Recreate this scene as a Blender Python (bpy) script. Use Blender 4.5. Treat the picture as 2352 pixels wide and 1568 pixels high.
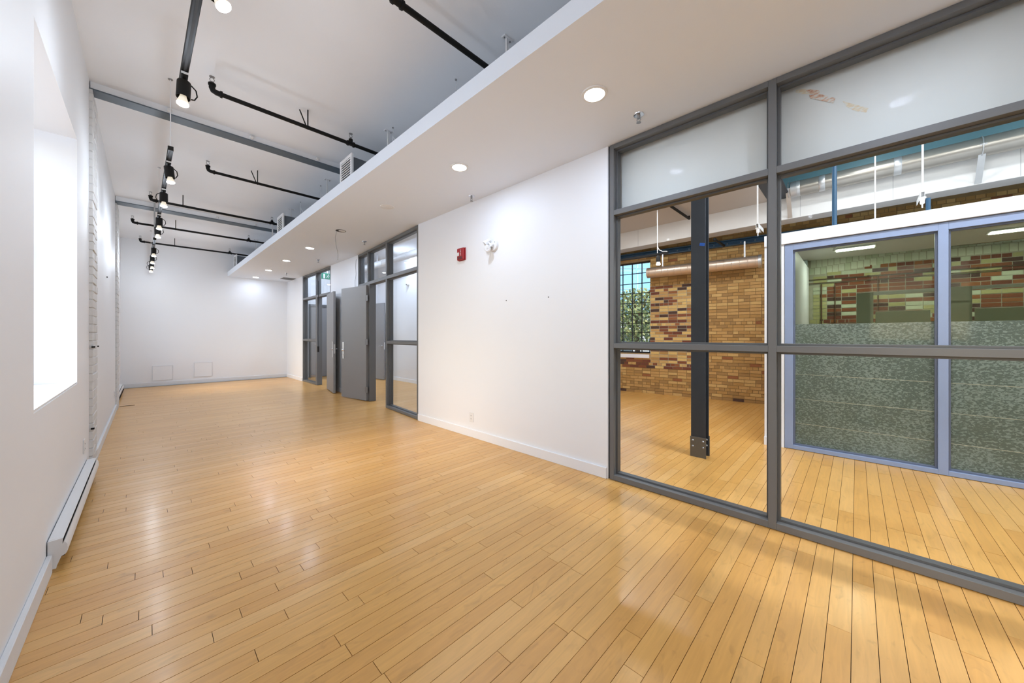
import bpy, bmesh, math, random
from mathutils import Vector, Matrix
random.seed(7)
for o in list(bpy.data.objects): bpy.data.objects.remove(o, do_unlink=True)
sc = bpy.context.scene
COL = sc.collection
# ------------------------------------------------------------------ camera
FPX, CX, CY, CAMH = 815.6, 1176.0, 772.0, 1.23
YAW = math.atan2(840.0, FPX)
SN, CS = math.sin(YAW), math.cos(YAW)
cam_d = bpy.data.cameras.new('camera'); cam = bpy.data.objects.new('camera', cam_d); COL.objects.link(cam)
cam.location = (0, 0, CAMH); cam.rotation_euler = (math.pi/2, 0, -YAW)
cam_d.sensor_width = 36; cam_d.lens = 36*FPX/2352; cam_d.shift_y = -12/2352; cam_d.clip_start = 0.03; cam_d.clip_end = 300
sc.camera = cam
# ------------------------------------------------------------------ world, exposure
W = bpy.data.worlds.new('sky'); sc.world = W; W.use_nodes = True
wn = W.node_tree; wn.nodes.clear()
sky = wn.nodes.new('ShaderNodeTexSky'); sky.sky_type = 'NISHITA'; sky.sun_disc = False
sky.sun_elevation = math.radians(38); sky.sun_rotation = math.radians(-95); sky.air_density = 1.0; sky.dust_density = 2.5
bgn = wn.nodes.new('ShaderNodeBackground'); bgn.inputs['Strength'].default_value = 0.42
outn = wn.nodes.new('ShaderNodeOutputWorld')
wn.links.new(sky.outputs[0], bgn.inputs[0]); wn.links.new(bgn.outputs[0], outn.inputs[0])
vs = sc.view_settings
vs.view_transform = 'Standard'; vs.look = 'None'; vs.gamma = 1; vs.exposure = 0.56; vs.use_curve_mapping = False
# lamp powers (W)
P_DOWN, P_TRACK, P_OFFICE, P_LOFT, P_GLASS = 5.0, 5.2, 10.5, 13.5, 8.0
C_DOWN, C_TRACK, C_LOFT = (.78, .94, 1.22), (.86, .97, 1.12), (.93, .95, 1.0)
# ------------------------------------------------------------------ pixel helpers (directions only; distances come from the planes)
def ray(x, y):
    r = x-CX
    return Vector((SN*FPX+CS*r, CS*FPX-SN*r, CY-y))
CAM = Vector((0, 0, CAMH))
def onx(x, y, X): d = ray(x, y); return CAM+d*(X/d.x)
def ony(x, y, Y): d = ray(x, y); return CAM+d*(Y/d.y)
def onz(x, y, Z): d = ray(x, y); return CAM+d*((Z-CAMH)/d.z)
def pj(p):
    p = Vector(p)-CAM; dz = p.x*SN+p.y*CS
    if dz < .05: return None
    return (CX+FPX*(p.x*CS-p.y*SN)/dz, CY-FPX*p.z/dz)
# ------------------------------------------------------------------ materials
MATS = {}
def srgb(r, g, b):
    f = lambda c: ((c/255+.055)/1.055)**2.4 if c > 10 else c/255/12.92
    return (f(r), f(g), f(b), 1)
def mat(name, col, rough=.5, metal=0, noise=0, nscale=8, bump=0, bscale=60, coat=0, spec=.5, emit=None, estr=0):
    m = bpy.data.materials.new(name); m.use_nodes = True
    nt = m.node_tree; b = nt.nodes['Principled BSDF']
    b.inputs['Base Color'].default_value = col; b.inputs['Roughness'].default_value = rough; b.inputs['Metallic'].default_value = metal
    b.inputs['Specular IOR Level'].default_value = spec; b.inputs['Coat Weight'].default_value = coat
    if emit: b.inputs['Emission Color'].default_value = emit; b.inputs['Emission Strength'].default_value = estr
    geo = nt.nodes.new('ShaderNodeNewGeometry')
    if noise:
        n = nt.nodes.new('ShaderNodeTexNoise'); n.inputs['Scale'].default_value = nscale; n.inputs['Detail'].default_value = 5
        nt.links.new(geo.outputs['Position'], n.inputs['Vector'])
        mx = nt.nodes.new('ShaderNodeMix'); mx.data_type = 'RGBA'
        mx.inputs[6].default_value = tuple(c*(1-noise) for c in col[:3])+(1,); mx.inputs[7].default_value = tuple(min(1, c*(1+noise)) for c in col[:3])+(1,)
        nt.links.new(n.outputs['Fac'], mx.inputs[0]); nt.links.new(mx.outputs[2], b.inputs['Base Color'])
    if bump:
        n2 = nt.nodes.new('ShaderNodeTexNoise'); n2.inputs['Scale'].default_value = bscale; n2.inputs['Detail'].default_value = 3
        nt.links.new(geo.outputs['Position'], n2.inputs['Vector'])
        bp = nt.nodes.new('ShaderNodeBump'); bp.inputs['Strength'].default_value = bump; bp.inputs['Distance'].default_value = .004
        nt.links.new(n2.outputs['Fac'], bp.inputs['Height']); nt.links.new(bp.outputs[0], b.inputs['Normal'])
    MATS[name] = m; return m
mat('wall_paint', (.85, .86, .875, 1), .55, noise=.012, nscale=1.5, bump=.05, bscale=180)
mat('ceiling_paint', (.85, .87, .895, 1), .8, noise=.02, nscale=2, bump=.08, bscale=90)
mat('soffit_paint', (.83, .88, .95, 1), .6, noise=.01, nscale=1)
mat('office_paint', (.80, .80, .81, 1), .6, noise=.01)
mat('trim_paint', (.74, .755, .77, 1), .4, noise=.03, nscale=20)
mat('brick_paint', (.69, .69, .68, 1), .6, noise=.05, nscale=30, bump=.5, bscale=70)
mat('mortar_paint', (.62, .62, .61, 1), .8, bump=.6, bscale=60)
mat('frame_grey', srgb(104, 105, 105), .38, noise=.03, nscale=5)
mat('bead_grey', srgb(88, 89, 89), .42)
mat('door_grey', srgb(142, 142, 142), .4, noise=.02, nscale=3)
mat('gap_dark', (.012, .012, .012, 1), .9)
mat('black_pipe', (.005, .005, .005, 1), .6, spec=.25)
mat('black_metal', (.010, .009, .008, 1), .6, spec=.25)
mat('flange_blue', srgb(84, 96, 106), .5, noise=.15, nscale=4)
mat('column_blue', srgb(44, 51, 60), .5, noise=.12, nscale=3, bump=.05)
mat('steel_plate', srgb(104, 104, 102), .38, metal=.5, noise=.1, nscale=12)
mat('steel_bolt', srgb(150, 152, 154), .35, metal=.7)
mat('hinge_grey', srgb(128, 128, 128), .4, metal=.4)
mat('chrome', (.75, .75, .76, 1), .22, metal=1)
mat('satin_steel', (.78, .79, .80, 1), .3, metal=.85)
mat('galvanised', (.36, .34, .305, 1), .28, metal=.65, noise=.1, nscale=9, bump=.06, bscale=9)
mat('galvanised_dull', (.55, .56, .57, 1), .4, metal=.8, noise=.12, nscale=10)
mat('spiral_duct', (.62, .50, .40, 1), .36, metal=.75, noise=.06, nscale=20, bump=.25, bscale=70)
mat('white_metal', (.80, .80, .80, 1), .35)
mat('heater_white', (.78, .785, .79, 1), .4, noise=.03, nscale=12)
mat('white_plastic', (.80, .80, .79, 1), .4)
mat('beige_white', (.74, .735, .71, 1), .5, noise=.02)
mat('red_plastic', (.36, .005, .008, 1), .35)
mat('exit_green', (.012, .16, .10, 1), .4, emit=(.02, .3, .18, 1), estr=.25)
mat('grille_dark', (.03, .03, .03, 1), .8)
mat('vent_grey', (.20, .20, .20, 1), .6)
mat('duct_box', srgb(105, 110, 116), .5, metal=.4, noise=.1)
mat('loft_ceiling', srgb(190, 184, 178), .85, noise=.03, nscale=3)
mat('bulkhead_white', (.78, .775, .76, 1), .6, noise=.02)
mat('bulkhead_grey', (.56, .56, .56, 1), .6)
mat('teal_paint', srgb(92, 138, 152), .5, noise=.1, nscale=3)
mat('beam_blue', srgb(44, 82, 112), .45, noise=.2, nscale=5)
mat('frame_blue', srgb(138, 154, 188), .35, noise=.05, nscale=4)
mat('frame_blue_dark', srgb(96, 106, 128), .4)
mat('header_white', (.80, .82, .88, 1), .45)
mat('stall_beige', srgb(186, 186, 166), .5, noise=.03)
mat('stall_rail', (.80, .80, .78, 1), .4)
mat('pale_blue_post', srgb(196, 214, 218), .5)
mat('rust_pipe', srgb(92, 66, 48), .6, noise=.25, nscale=20)
mat('mortar_tan', srgb(150, 124, 84), .9, noise=.2, nscale=12, bump=.5, bscale=50)
mat('mortar_light', srgb(172, 168, 150), .9, noise=.15, nscale=12, bump=.5, bscale=50)
BR = {'y1': (190, 150, 92), 'y2': (176, 136, 78), 'y3': (200, 164, 104), 'y4': (160, 124, 74), 'r1': (128, 74, 46), 'r2': (112, 62, 44), 'r3': (146, 92, 54),
      'd1': (78, 54, 44), 'l1': (214, 180, 112), 'w1': (206, 208, 188), 'w2': (190, 196, 172), 'g1': (172, 168, 118), 'g2': (186, 180, 130)}
for k, c in BR.items(): mat('brick_'+k, srgb(*c), .8, noise=.12, nscale=35, bump=.5, bscale=60)
mat('tape_blue', (.01, .09, .42, 1), .6)
mat('wire_white', (.7, .7, .7, 1), .5)
mat('wire_grey', (.35, .35, .35, 1), .5)
mat('sliver_dark', (.07, .03, .012, 1), .6)
mat('rubber_dark', (.03, .03, .035, 1), .7)
mat('subfloor', (.03, .014, .006, 1), .9)
mat('lens_glow', (.9, .9, .9, 1), .4, emit=(1, .98, .95, 1), estr=14)
mat('bulb_glow', (.9, .9, .9, 1), .3, emit=(1, .93, .80, 1), estr=26)
mat('led_glow', (.9, .9, .9, 1), .4, emit=(1, .97, .90, 1), estr=7)
mat('bulb_shell', (.75, .73, .68, 1), .25, emit=(1, .85, .6, 1), estr=.35)
mat('leaf_green', srgb(98, 114, 72), .6, noise=.5, nscale=3)
mat('leaf_yellow', srgb(146, 150, 96), .6, noise=.4, nscale=4)
mat('bark', srgb(84, 66, 52), .9, noise=.3, nscale=10)
mat('facade_glass', srgb(120, 170, 205), .15, noise=.15, nscale=.6)
mat('facade_frame', srgb(190, 205, 215), .5)
mat('facade_grey', srgb(170, 172, 172), .8, noise=.1, nscale=1)
mat('facade_window', srgb(60, 72, 78), .2)
mat('pale_paving', (.72, .71, .69, 1), .9, noise=.05, nscale=.5)
mat('street', srgb(130, 130, 128), .9, noise=.1, nscale=1)

def wood(name, attr):
    m = bpy.data.materials.new(name); m.use_nodes = True; nt = m.node_tree; L = nt.links; N = nt.nodes.new
    b = nt.nodes['Principled BSDF']
    geo = N('ShaderNodeNewGeometry')
    if attr: rnd = N('ShaderNodeAttribute'); rnd.attribute_name = 'tone'; r = rnd.outputs['Fac']
    else: rnd = N('ShaderNodeObjectInfo'); r = rnd.outputs['Random']
    mul = N('ShaderNodeMath'); mul.operation = 'MULTIPLY'; mul.inputs[1].default_value = 37.0; L.new(r, mul.inputs[0])
    comb = N('ShaderNodeCombineXYZ'); L.new(mul.outputs[0], comb.inputs[0]); L.new(mul.outputs[0], comb.inputs[2])
    add = N('ShaderNodeVectorMath'); add.operation = 'ADD'; L.new(geo.outputs['Position'], add.inputs[0]); L.new(comb.outputs[0], add.inputs[1])
    sc1 = N('ShaderNodeVectorMath'); sc1.operation = 'MULTIPLY'; sc1.inputs[1].default_value = (2.2, 26, 3); L.new(add.outputs[0], sc1.inputs[0])
    n1 = N('ShaderNodeTexNoise'); n1.inputs['Scale'].default_value = 1.6; n1.inputs['Detail'].default_value = 6; n1.inputs['Distortion'].default_value = 1.2
    L.new(sc1.outputs[0], n1.inputs['Vector'])
    sc2 = N('ShaderNodeVectorMath'); sc2.operation = 'MULTIPLY'; sc2.inputs[1].default_value = (4, 9, 3); L.new(add.outputs[0], sc2.inputs[0])
    n2 = N('ShaderNodeTexNoise'); n2.inputs['Scale'].default_value = 1.3; n2.inputs['Detail'].default_value = 3; n2.inputs['Distortion'].default_value = 2.0
    L.new(sc2.outputs[0], n2.inputs['Vector'])
    ramp = N('ShaderNodeValToRGB'); e = ramp.color_ramp.elements
    e[0].position = 0; e[0].color = (.645, .335, .090, 1); e[1].position = 1; e[1].color = (.73, .425, .146, 1)
    x = e.new(.45); x.color = (.685, .372, .104, 1); y = e.new(.75); y.color = (.705, .392, .118, 1)
    L.new(r, ramp.inputs[0])
    g = N('ShaderNodeMapRange'); g.inputs[1].default_value = .32; g.inputs[2].default_value = .68; g.inputs[3].default_value = .92; g.inputs[4].default_value = 1.05; L.new(n1.outputs['Fac'], g.inputs[0])
    g2 = N('ShaderNodeMapRange'); g2.inputs[1].default_value = .25; g2.inputs[2].default_value = .42; g2.inputs[3].default_value = .84; g2.inputs[4].default_value = 1.0; L.new(n2.outputs['Fac'], g2.inputs[0])
    mm = N('ShaderNodeMath'); mm.operation = 'MULTIPLY'; L.new(g.outputs[0], mm.inputs[0]); L.new(g2.outputs[0], mm.inputs[1])
    mx = N('ShaderNodeVectorMath'); mx.operation = 'SCALE'; L.new(ramp.outputs[0], mx.inputs[0]); L.new(mm.outputs[0], mx.inputs['Scale'])
    L.new(mx.outputs[0], b.inputs['Base Color'])
    rr = N('ShaderNodeMapRange'); rr.inputs[3].default_value = .26; rr.inputs[4].default_value = .40; L.new(n1.outputs['Fac'], rr.inputs[0]); L.new(rr.outputs[0], b.inputs['Roughness'])
    b.inputs['Coat Weight'].default_value = .2; b.inputs['Coat Roughness'].default_value = .16; b.inputs['Specular IOR Level'].default_value = .5
    bp = N('ShaderNodeBump'); bp.inputs['Strength'].default_value = .12; bp.inputs['Distance'].default_value = .0015; L.new(n2.outputs['Fac'], bp.inputs['Height']); L.new(bp.outputs[0], b.inputs['Normal'])
    MATS[name] = m
wood('wood_plank', False); wood('wood_field', True)

def schlick(nt, ior):
    N = nt.nodes.new; L = nt.links; r0 = ((ior-1)/(ior+1))**2
    g = N('ShaderNodeNewGeometry'); d = N('ShaderNodeVectorMath'); d.operation = 'DOT_PRODUCT'; L.new(g.outputs['Normal'], d.inputs[0]); L.new(g.outputs['Incoming'], d.inputs[1])
    a = N('ShaderNodeMath'); a.operation = 'ABSOLUTE'; L.new(d.outputs['Value'], a.inputs[0])
    b = N('ShaderNodeMath'); b.operation = 'SUBTRACT'; b.inputs[0].default_value = 1; L.new(a.outputs[0], b.inputs[1])
    p = N('ShaderNodeMath'); p.operation = 'POWER'; p.inputs[1].default_value = 5; L.new(b.outputs[0], p.inputs[0])
    m = N('ShaderNodeMath'); m.operation = 'MULTIPLY_ADD'; m.inputs[1].default_value = (1-r0)*.6; m.inputs[2].default_value = r0; L.new(p.outputs[0], m.inputs[0])
    return m.outputs[0]
def glassmat(name, tint=(1, 1, 1, 1), ior=1.45, extra=0.0):
    m = bpy.data.materials.new(name); m.use_nodes = True; nt = m.node_tree; nt.nodes.clear(); N = nt.nodes.new
    out = N('ShaderNodeOutputMaterial'); t = N('ShaderNodeBsdfTransparent'); t.inputs[0].default_value = tint
    g = N('ShaderNodeBsdfGlossy'); g.inputs['Roughness'].default_value = .02
    f = schlick(nt, ior)
    mx = N('ShaderNodeMixShader'); nt.links.new(f, mx.inputs[0]); nt.links.new(t.outputs[0], mx.inputs[1]); nt.links.new(g.outputs[0], mx.inputs[2]); nt.links.new(mx.outputs[0], out.inputs[0])
    MATS[name] = m
glassmat('clear_glass', (.975, .985, .98, 1), 1.05)
glassmat('window_glass', (.97, .985, .98, 1), 1.15)
glassmat('green_glass', (.80, .87, .79, 1), 1.14)
def frostmat(name):
    m = bpy.data.materials.new(name); m.use_nodes = True; nt = m.node_tree; nt.nodes.clear(); N = nt.nodes.new; L = nt.links
    out = N('ShaderNodeOutputMaterial'); geo = N('ShaderNodeNewGeometry')
    sc1 = N('ShaderNodeVectorMath'); sc1.operation = 'MULTIPLY'; sc1.inputs[1].default_value = (1, 44, 78); L.new(geo.outputs['Position'], sc1.inputs[0])
    rot = N('ShaderNodeVectorRotate'); rot.rotation_type = 'X_AXIS'; rot.inputs['Angle'].default_value = .35; L.new(sc1.outputs[0], rot.inputs['Vector'])
    n = N('ShaderNodeTexNoise'); n.inputs['Scale'].default_value = 1.0; n.inputs['Detail'].default_value = 2.5; n.inputs['Distortion'].default_value = .8; L.new(rot.outputs[0], n.inputs['Vector'])
    big = N('ShaderNodeTexNoise'); big.inputs['Scale'].default_value = 4.5; big.inputs['Detail'].default_value = 1; L.new(geo.outputs['Position'], big.inputs['Vector'])
    mr0 = N('ShaderNodeMapRange'); mr0.inputs[1].default_value = .3; mr0.inputs[2].default_value = .7; mr0.inputs[3].default_value = -.05; mr0.inputs[4].default_value = .06; L.new(big.outputs['Fac'], mr0.inputs[0])
    ad = N('ShaderNodeMath'); L.new(n.outputs['Fac'], ad.inputs[0]); L.new(mr0.outputs[0], ad.inputs[1])
    mr = N('ShaderNodeMapRange'); mr.inputs[1].default_value = .49; mr.inputs[2].default_value = .57; mr.inputs[3].default_value = .42; mr.inputs[4].default_value = .86; L.new(ad.outputs[0], mr.inputs[0])
    t = N('ShaderNodeBsdfTransparent'); t.inputs[0].default_value = (.42, .48, .38, 1)
    d = N('ShaderNodeBsdfDiffuse'); d.inputs[0].default_value = (.34, .41, .37, 1)
    tl = N('ShaderNodeBsdfTranslucent'); tl.inputs[0].default_value = (.34, .41, .37, 1)
    ms = N('ShaderNodeMixShader'); ms.inputs[0].default_value = .4; L.new(d.outputs[0], ms.inputs[1]); L.new(tl.outputs[0], ms.inputs[2])
    mx = N('ShaderNodeMixShader'); L.new(mr.outputs[0], mx.inputs[0]); L.new(t.outputs[0], mx.inputs[1]); L.new(ms.outputs[0], mx.inputs[2])
    g = N('ShaderNodeBsdfGlossy'); g.inputs['Roughness'].default_value = .05; f = schlick(nt, 1.3)
    m2 = N('ShaderNodeMixShader'); L.new(f, m2.inputs[0]); L.new(mx.outputs[0], m2.inputs[1]); L.new(g.outputs[0], m2.inputs[2]); L.new(m2.outputs[0], out.inputs[0])
    MATS[name] = m
frostmat('frost_film')
def residuemat(name, stops):
    m = bpy.data.materials.new(name); m.use_nodes = True; nt = m.node_tree; b = nt.nodes['Principled BSDF']; N = nt.nodes.new; L = nt.links
    geo = N('ShaderNodeNewGeometry'); mp = N('ShaderNodeVectorMath'); mp.operation = 'MULTIPLY'; mp.inputs[1].default_value = (1, 1, 2.5); L.new(geo.outputs['Position'], mp.inputs[0])
    n = N('ShaderNodeTexNoise'); n.inputs['Scale'].default_value = 45; n.inputs['Detail'].default_value = 4; L.new(mp.outputs[0], n.inputs['Vector'])
    r = N('ShaderNodeValToRGB'); e = r.color_ramp.elements; e[0].position = .36; e[0].color = stops[0]; e[1].position = .66; e[1].color = stops[2]
    k = e.new(.5); k.color = stops[1]; L.new(n.outputs['Fac'], r.inputs[0]); L.new(r.outputs[0], b.inputs['Base Color']); b.inputs['Roughness'].default_value = .7; MATS[name] = m
residuemat('residue_red', [(.74, .73, .70, 1), (.74, .55, .42, 1), (.60, .28, .18, 1)]); residuemat('residue_tan', [(.74, .735, .71, 1), (.76, .68, .54, 1), (.74, .58, .40, 1)])

# ------------------------------------------------------------------ mesh helpers
class MB:
    def __init__(s): s.v = []; s.f = []; s.m = []
    def add(s, vs, fs, mi=0):
        k = len(s.v); s.v += [tuple(p) for p in vs]; s.f += [tuple(i+k for i in f) for f in fs]; s.m += [mi]*len(fs); return s
    def obox(s, c, a, b, d, mi=0):
        c, a, b, d = Vector(c), Vector(a), Vector(b), Vector(d)
        if a.cross(b).dot(d) < 0: d = -d
        vs = [c+sx*a+sy*b+sz*d for sz in (-1, 1) for sy in (-1, 1) for sx in (-1, 1)]
        return s.add(vs, [(0, 2, 3, 1), (4, 5, 7, 6), (0, 1, 5, 4), (2, 6, 7, 3), (0, 4, 6, 2), (1, 3, 7, 5)], mi)
    def box(s, x0, x1, y0, y1, z0, z1, mi=0):
        return s.obox(((x0+x1)/2, (y0+y1)/2, (z0+z1)/2), (abs(x1-x0)/2, 0, 0), (0, abs(y1-y0)/2, 0), (0, 0, abs(z1-z0)/2), mi)
    def bar(s, p0, p1, w, h, mi=0):
        p0, p1 = Vector(p0), Vector(p1); d = (p1-p0); dn = d.normalized()
        up = Vector((0, 0, 1)) if abs(dn.z) < .9 else Vector((0, 1, 0))
        r = dn.cross(up).normalized(); u = r.cross(dn)
        return s.obox((p0+p1)/2, d/2, r*w/2, u*h/2, mi)
    def tube(s, pts, r, n=10, mi=0, cap=True):
        pts = [Vector(p) for p in pts]; k = len(s.v); up = None; rr = r if isinstance(r, (list, tuple)) else [r]*len(pts)
        for i, p in enumerate(pts):
            t = (pts[min(i+1, len(pts)-1)]-pts[max(i-1, 0)]).normalized()
            if up is None: up = Vector((0, 0, 1)) if abs(t.z) < .9 else Vector((1, 0, 0))
            a = t.cross(up).normalized(); b = a.cross(t).normalized(); up = b
            for j in range(n):
                th = 2*math.pi*j/n; s.v.append(tuple(p+(a*math.cos(th)+b*math.sin(th))*rr[i]))
        for i in range(len(pts)-1):
            for j in range(n):
                j2 = (j+1) % n; s.f.append((k+i*n+j, k+(i+1)*n+j, k+(i+1)*n+j2, k+i*n+j2)); s.m.append(mi)
        if cap:
            s.f.append(tuple(k+j for j in range(n))); s.m.append(mi)
            e = k+(len(pts)-1)*n; s.f.append(tuple(e+j for j in reversed(range(n)))); s.m.append(mi)
        return s
    def lathe(s, o, axis, prof, n=20, mi=0):
        o = Vector(o); ax = Vector(axis).normalized(); a = ax.orthogonal().normalized(); b = ax.cross(a); k = len(s.v)
        for (r, h) in prof:
            for j in range(n):
                th = 2*math.pi*j/n; s.v.append(tuple(o+ax*h+(a*math.cos(th)+b*math.sin(th))*r))
        for i in range(len(prof)-1):
            for j in range(n):
                j2 = (j+1) % n; s.f.append((k+i*n+j, k+i*n+j2, k+(i+1)*n+j2, k+(i+1)*n+j)); s.m.append(mi)
        s.f.append(tuple(k+j for j in reversed(range(n)))); s.m.append(mi)
        e = k+(len(prof)-1)*n; s.f.append(tuple(e+j for j in range(n))); s.m.append(mi)
        return s
    def prism(s, pts, d, mi=0):
        pts = [Vector(p) for p in pts]; d = Vector(d); n = len(pts)
        s.add(pts+[p+d for p in pts], [tuple(reversed(range(n))), tuple(range(n, 2*n))]+[(i, (i+1) % n, n+(i+1) % n, n+i) for i in range(n)], mi); return s
    def build(s, name, m, parent=None, smooth=False, bevel=0, world=True):
        me = bpy.data.meshes.new(name)
        vs = s.v
        if parent is not None and world:
            mw = parent.get('_mw'); inv = PM[parent.name].inverted(); vs = [tuple(inv @ Vector(p)) for p in vs]
        me.from_pydata(vs, [], s.f)
        ms = m if isinstance(m, (list, tuple)) else [m]
        for q in ms: me.materials.append(MATS[q])
        if len(ms) > 1: me.polygons.foreach_set('material_index', s.m)
        bm = bmesh.new(); bm.from_mesh(me); bmesh.ops.recalc_face_normals(bm, faces=bm.faces); bm.to_mesh(me); bm.free()
        if smooth:
            me.polygons.foreach_set('use_smooth', [True]*len(me.polygons)); me.set_sharp_from_angle(angle=math.radians(40))
        me.update()
        o = bpy.data.objects.new(name, me); COL.objects.link(o)
        if parent is not None: o.parent = parent; PM[o.name] = PM[parent.name].copy()
        else: PM[o.name] = Matrix.Identity(4)
        if bevel:
            b = o.modifiers.new('edge', 'BEVEL'); b.width = bevel; b.segments = 1; b.limit_method = 'ANGLE'; b.angle_limit = math.radians(50)
        return o
PM = {}
def tag(o, label, cat, group=None, kind=None):
    o['label'] = label; o['category'] = cat
    if group: o['group'] = group
    if kind: o['kind'] = kind
    return o
def thing(name, label, cat, loc=(0, 0, 0), rz=0.0, group=None, kind=None):
    o = bpy.data.objects.new(name, None); COL.objects.link(o); o.empty_display_size = .1
    o.location = loc; o.rotation_euler = (0, 0, rz); PM[o.name] = Matrix.Translation(loc) @ Matrix.Rotation(rz, 4, 'Z')
    return tag(o, label, cat, group, kind)
def struct(name, label, cat, loc=(0, 0, 0), rz=0.0): return thing(name, label, cat, loc, rz, None, 'structure')
def lamp(name, kind, loc, power, color, parent, size=.1, spot=None, blend=.4, direction=(0, 0, -1)):
    l = bpy.data.lights.new(name, kind); l.energy = power; l.color = color
    if kind == 'AREA': l.shape = 'DISK'; l.size = size
    else: l.shadow_soft_size = size
    if kind == 'SPOT': l.spot_size = spot; l.spot_blend = blend
    if kind == 'AREA' and spot: l.spread = spot
    o = bpy.data.objects.new(name, l); COL.objects.link(o)
    inv = PM[parent.name].inverted(); o.parent = parent; o.location = inv @ Vector(loc)
    d = (inv.to_3x3() @ Vector(direction)).normalized(); o.rotation_euler = d.to_track_quat('-Z', 'Y').to_euler()
    return o

# ================================================================== key planes (metres)
XL = -.36          # left wall face
XR = 2.777         # near partition face
XF = 2.98          # partition face beyond the second screen
YFAR = 12.40; YB = -2.6
ZC = 3.551; ZS = 2.869; ZST = 2.995; XS = 1.555
ZO = 3.40; ZLOFT = 3.40; ZHI = 3.86
XO = 4.88          # office inner wall
YDIV = 4.46        # wall between loft and office
# ================================================================== floor and planks
fl = struct('floor', 'honey coloured maple strip floor running through all the rooms', 'floor')
MB().box(XL-.08, 8.6, YB, YFAR, -.05, -.006).build('subfloor', 'subfloor', fl)
PW = .0765; PH = .0155
planks = []
row = int((YB-PH)/PW); rr = random.Random(3)
while True:
    y0 = PH+row*PW; row += 1
    if y0+PW > YFAR: break
    x = XL-rr.random()*.9
    while x < 8.5:
        ln = rr.choice([.42, .55, .7, .85, 1.0, 1.15, 1.3, 1.5])*rr.uniform(.85, 1.15)
        a, b = max(x, XL), min(x+ln, 8.5); x += ln
        if b-a < .004: continue
        # keep only planks that the photograph could plausibly see
        if a > 5.2 and y0 > 4.6: continue
        planks.append((a, b, y0, y0+PW, rr.random()))
def area(a, b, y0, y1):
    q = [pj((a, y0, 0)), pj((b, y0, 0)), pj((b, y1, 0)), pj((a, y1, 0))]
    if any(p is None for p in q): return 0
    cx = sum(p[0] for p in q)/4; cy = sum(p[1] for p in q)/4
    ar = 0
    for i in range(4):
        p, r2 = q[i], q[(i+1) % 4]; ar += max(-50, min(2400, p[0]))*max(0, min(1600, r2[1]))-max(-50, min(2400, r2[0]))*max(0, min(1600, p[1]))
    ar = abs(ar)/2
    if a > 3 and y0 > 1.6: ar *= .3
    return ar
planks.sort(key=lambda p: -area(*p[:4]))
um = bpy.data.meshes.new('plank'); q = MB().box(-.5, .5, -.5, .5, -1, 0)
um.from_pydata(q.v, [], q.f); um.materials.append(MATS['wood_plank']); um.update()
for (a, b, y0, y1, t) in planks[:300]:
    o = bpy.data.objects.new('plank', um); COL.objects.link(o); o.parent = fl
    o.location = ((a+b)/2, (y0+y1)/2, rr.uniform(-.0004, .0002)); o.scale = (b-a-.0022, PW-.0022, .012)
q = MB(); tones = []
for (a, b, y0, y1, t) in planks[300:]:
    q.box(a+.001, b-.001, y0+.001, y1-.001, -.012, 0); tones += [t]*6
pf = q.build('plank_field', 'wood_field', fl); pf['kind'] = 'stuff'
at = pf.data.attributes.new('tone', 'FLOAT', 'FACE')
# recalc normals keeps face order
at.data.foreach_set('value', tones)
# ================================================================== left wall with deep window openings
WIN = [(-1.55, -.15), (2.712, 4.18), (10.06, 11.54)]  # first opening is unseen, added to let in more daylight
WZ = [(.875, 2.70), (.875, 2.70), (.875, 2.70)]
XL2 = -.42; FX = [XL, XL, XL2]
wl = struct('wall_left', 'long white plastered outside wall with deep window openings', 'wall', (XL, 0, 0))
q = MB(); XLo = XL-.40; yy = YB
for (y0, y1), (z0, z1) in zip(WIN, WZ):
    X = XL if y0 < 9 else XL2
    if y0 > 9: q.box(XLo, XL, yy, 9.2, -.05, ZC); yy = 9.2
    q.box(XLo, X, yy, y0, -.05, ZC); q.box(XLo, X, y0, y1, -.05, z0); q.box(XLo, X, y0, y1, z1, ZC); yy = y1
q.box(XLo, XL2, yy, YFAR+.15, -.05, ZC)
q.build('plaster', 'wall_paint', wl)
wlab = ['white framed window behind the camera position in the plastered wall', 'deep white window opening above the near baseboard heater', 'narrow sunlit window opening beside the far white wall']
for i, ((y0, y1), (z0, z1)) in enumerate(zip(WIN, WZ)):
    w = struct('window_%d' % (4+i), wlab[i], 'window', (XLo+.05, (y0+y1)/2, z0))
    q = MB(); t = .05
    q.box(XLo+.02, XLo+.08, y0, y0+t, z0, z1); q.box(XLo+.02, XLo+.08, y1-t, y1, z0, z1); q.box(XLo+.02, XLo+.08, y0+t, y1-t, z0, z0+t); q.box(XLo+.02, XLo+.08, y0+t, y1-t, z1-t, z1)
    q.build('window_frame', 'white_metal', w)
    zm = z0+(z1-z0)*.55
    MB().box(XLo+.025, XLo+.075, y0+t, y1-t, zm-.02, zm+.02).build('transom_bar', 'white_metal', w)
    MB().box(XLo+.045, XLo+.051, y0+t, y1-t, z0+t, zm-.02).build('pane', 'window_glass', w)
    MB().box(XLo+.045, XLo+.051, y0+t, y1-t, zm+.02, z1-t).build('pane', 'window_glass', w)
    MB().box(XLo+.08, FX[i]-.004, y0+.001, y1-.001, z0, z0+.012).build('window_sill', 'white_metal', w)
    pl = bpy.data.lights.new('window_portal', 'AREA'); pl.shape = 'RECTANGLE'; pl.size = y1-y0; pl.size_y = z1-z0; pl.cycles.is_portal = True
    po = bpy.data.objects.new('window_portal', pl); COL.objects.link(po); po.location = (XLo-.02, (y0+y1)/2, (z0+z1)/2); po.rotation_euler = (math.pi/2, 0, -math.pi/2)
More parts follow.
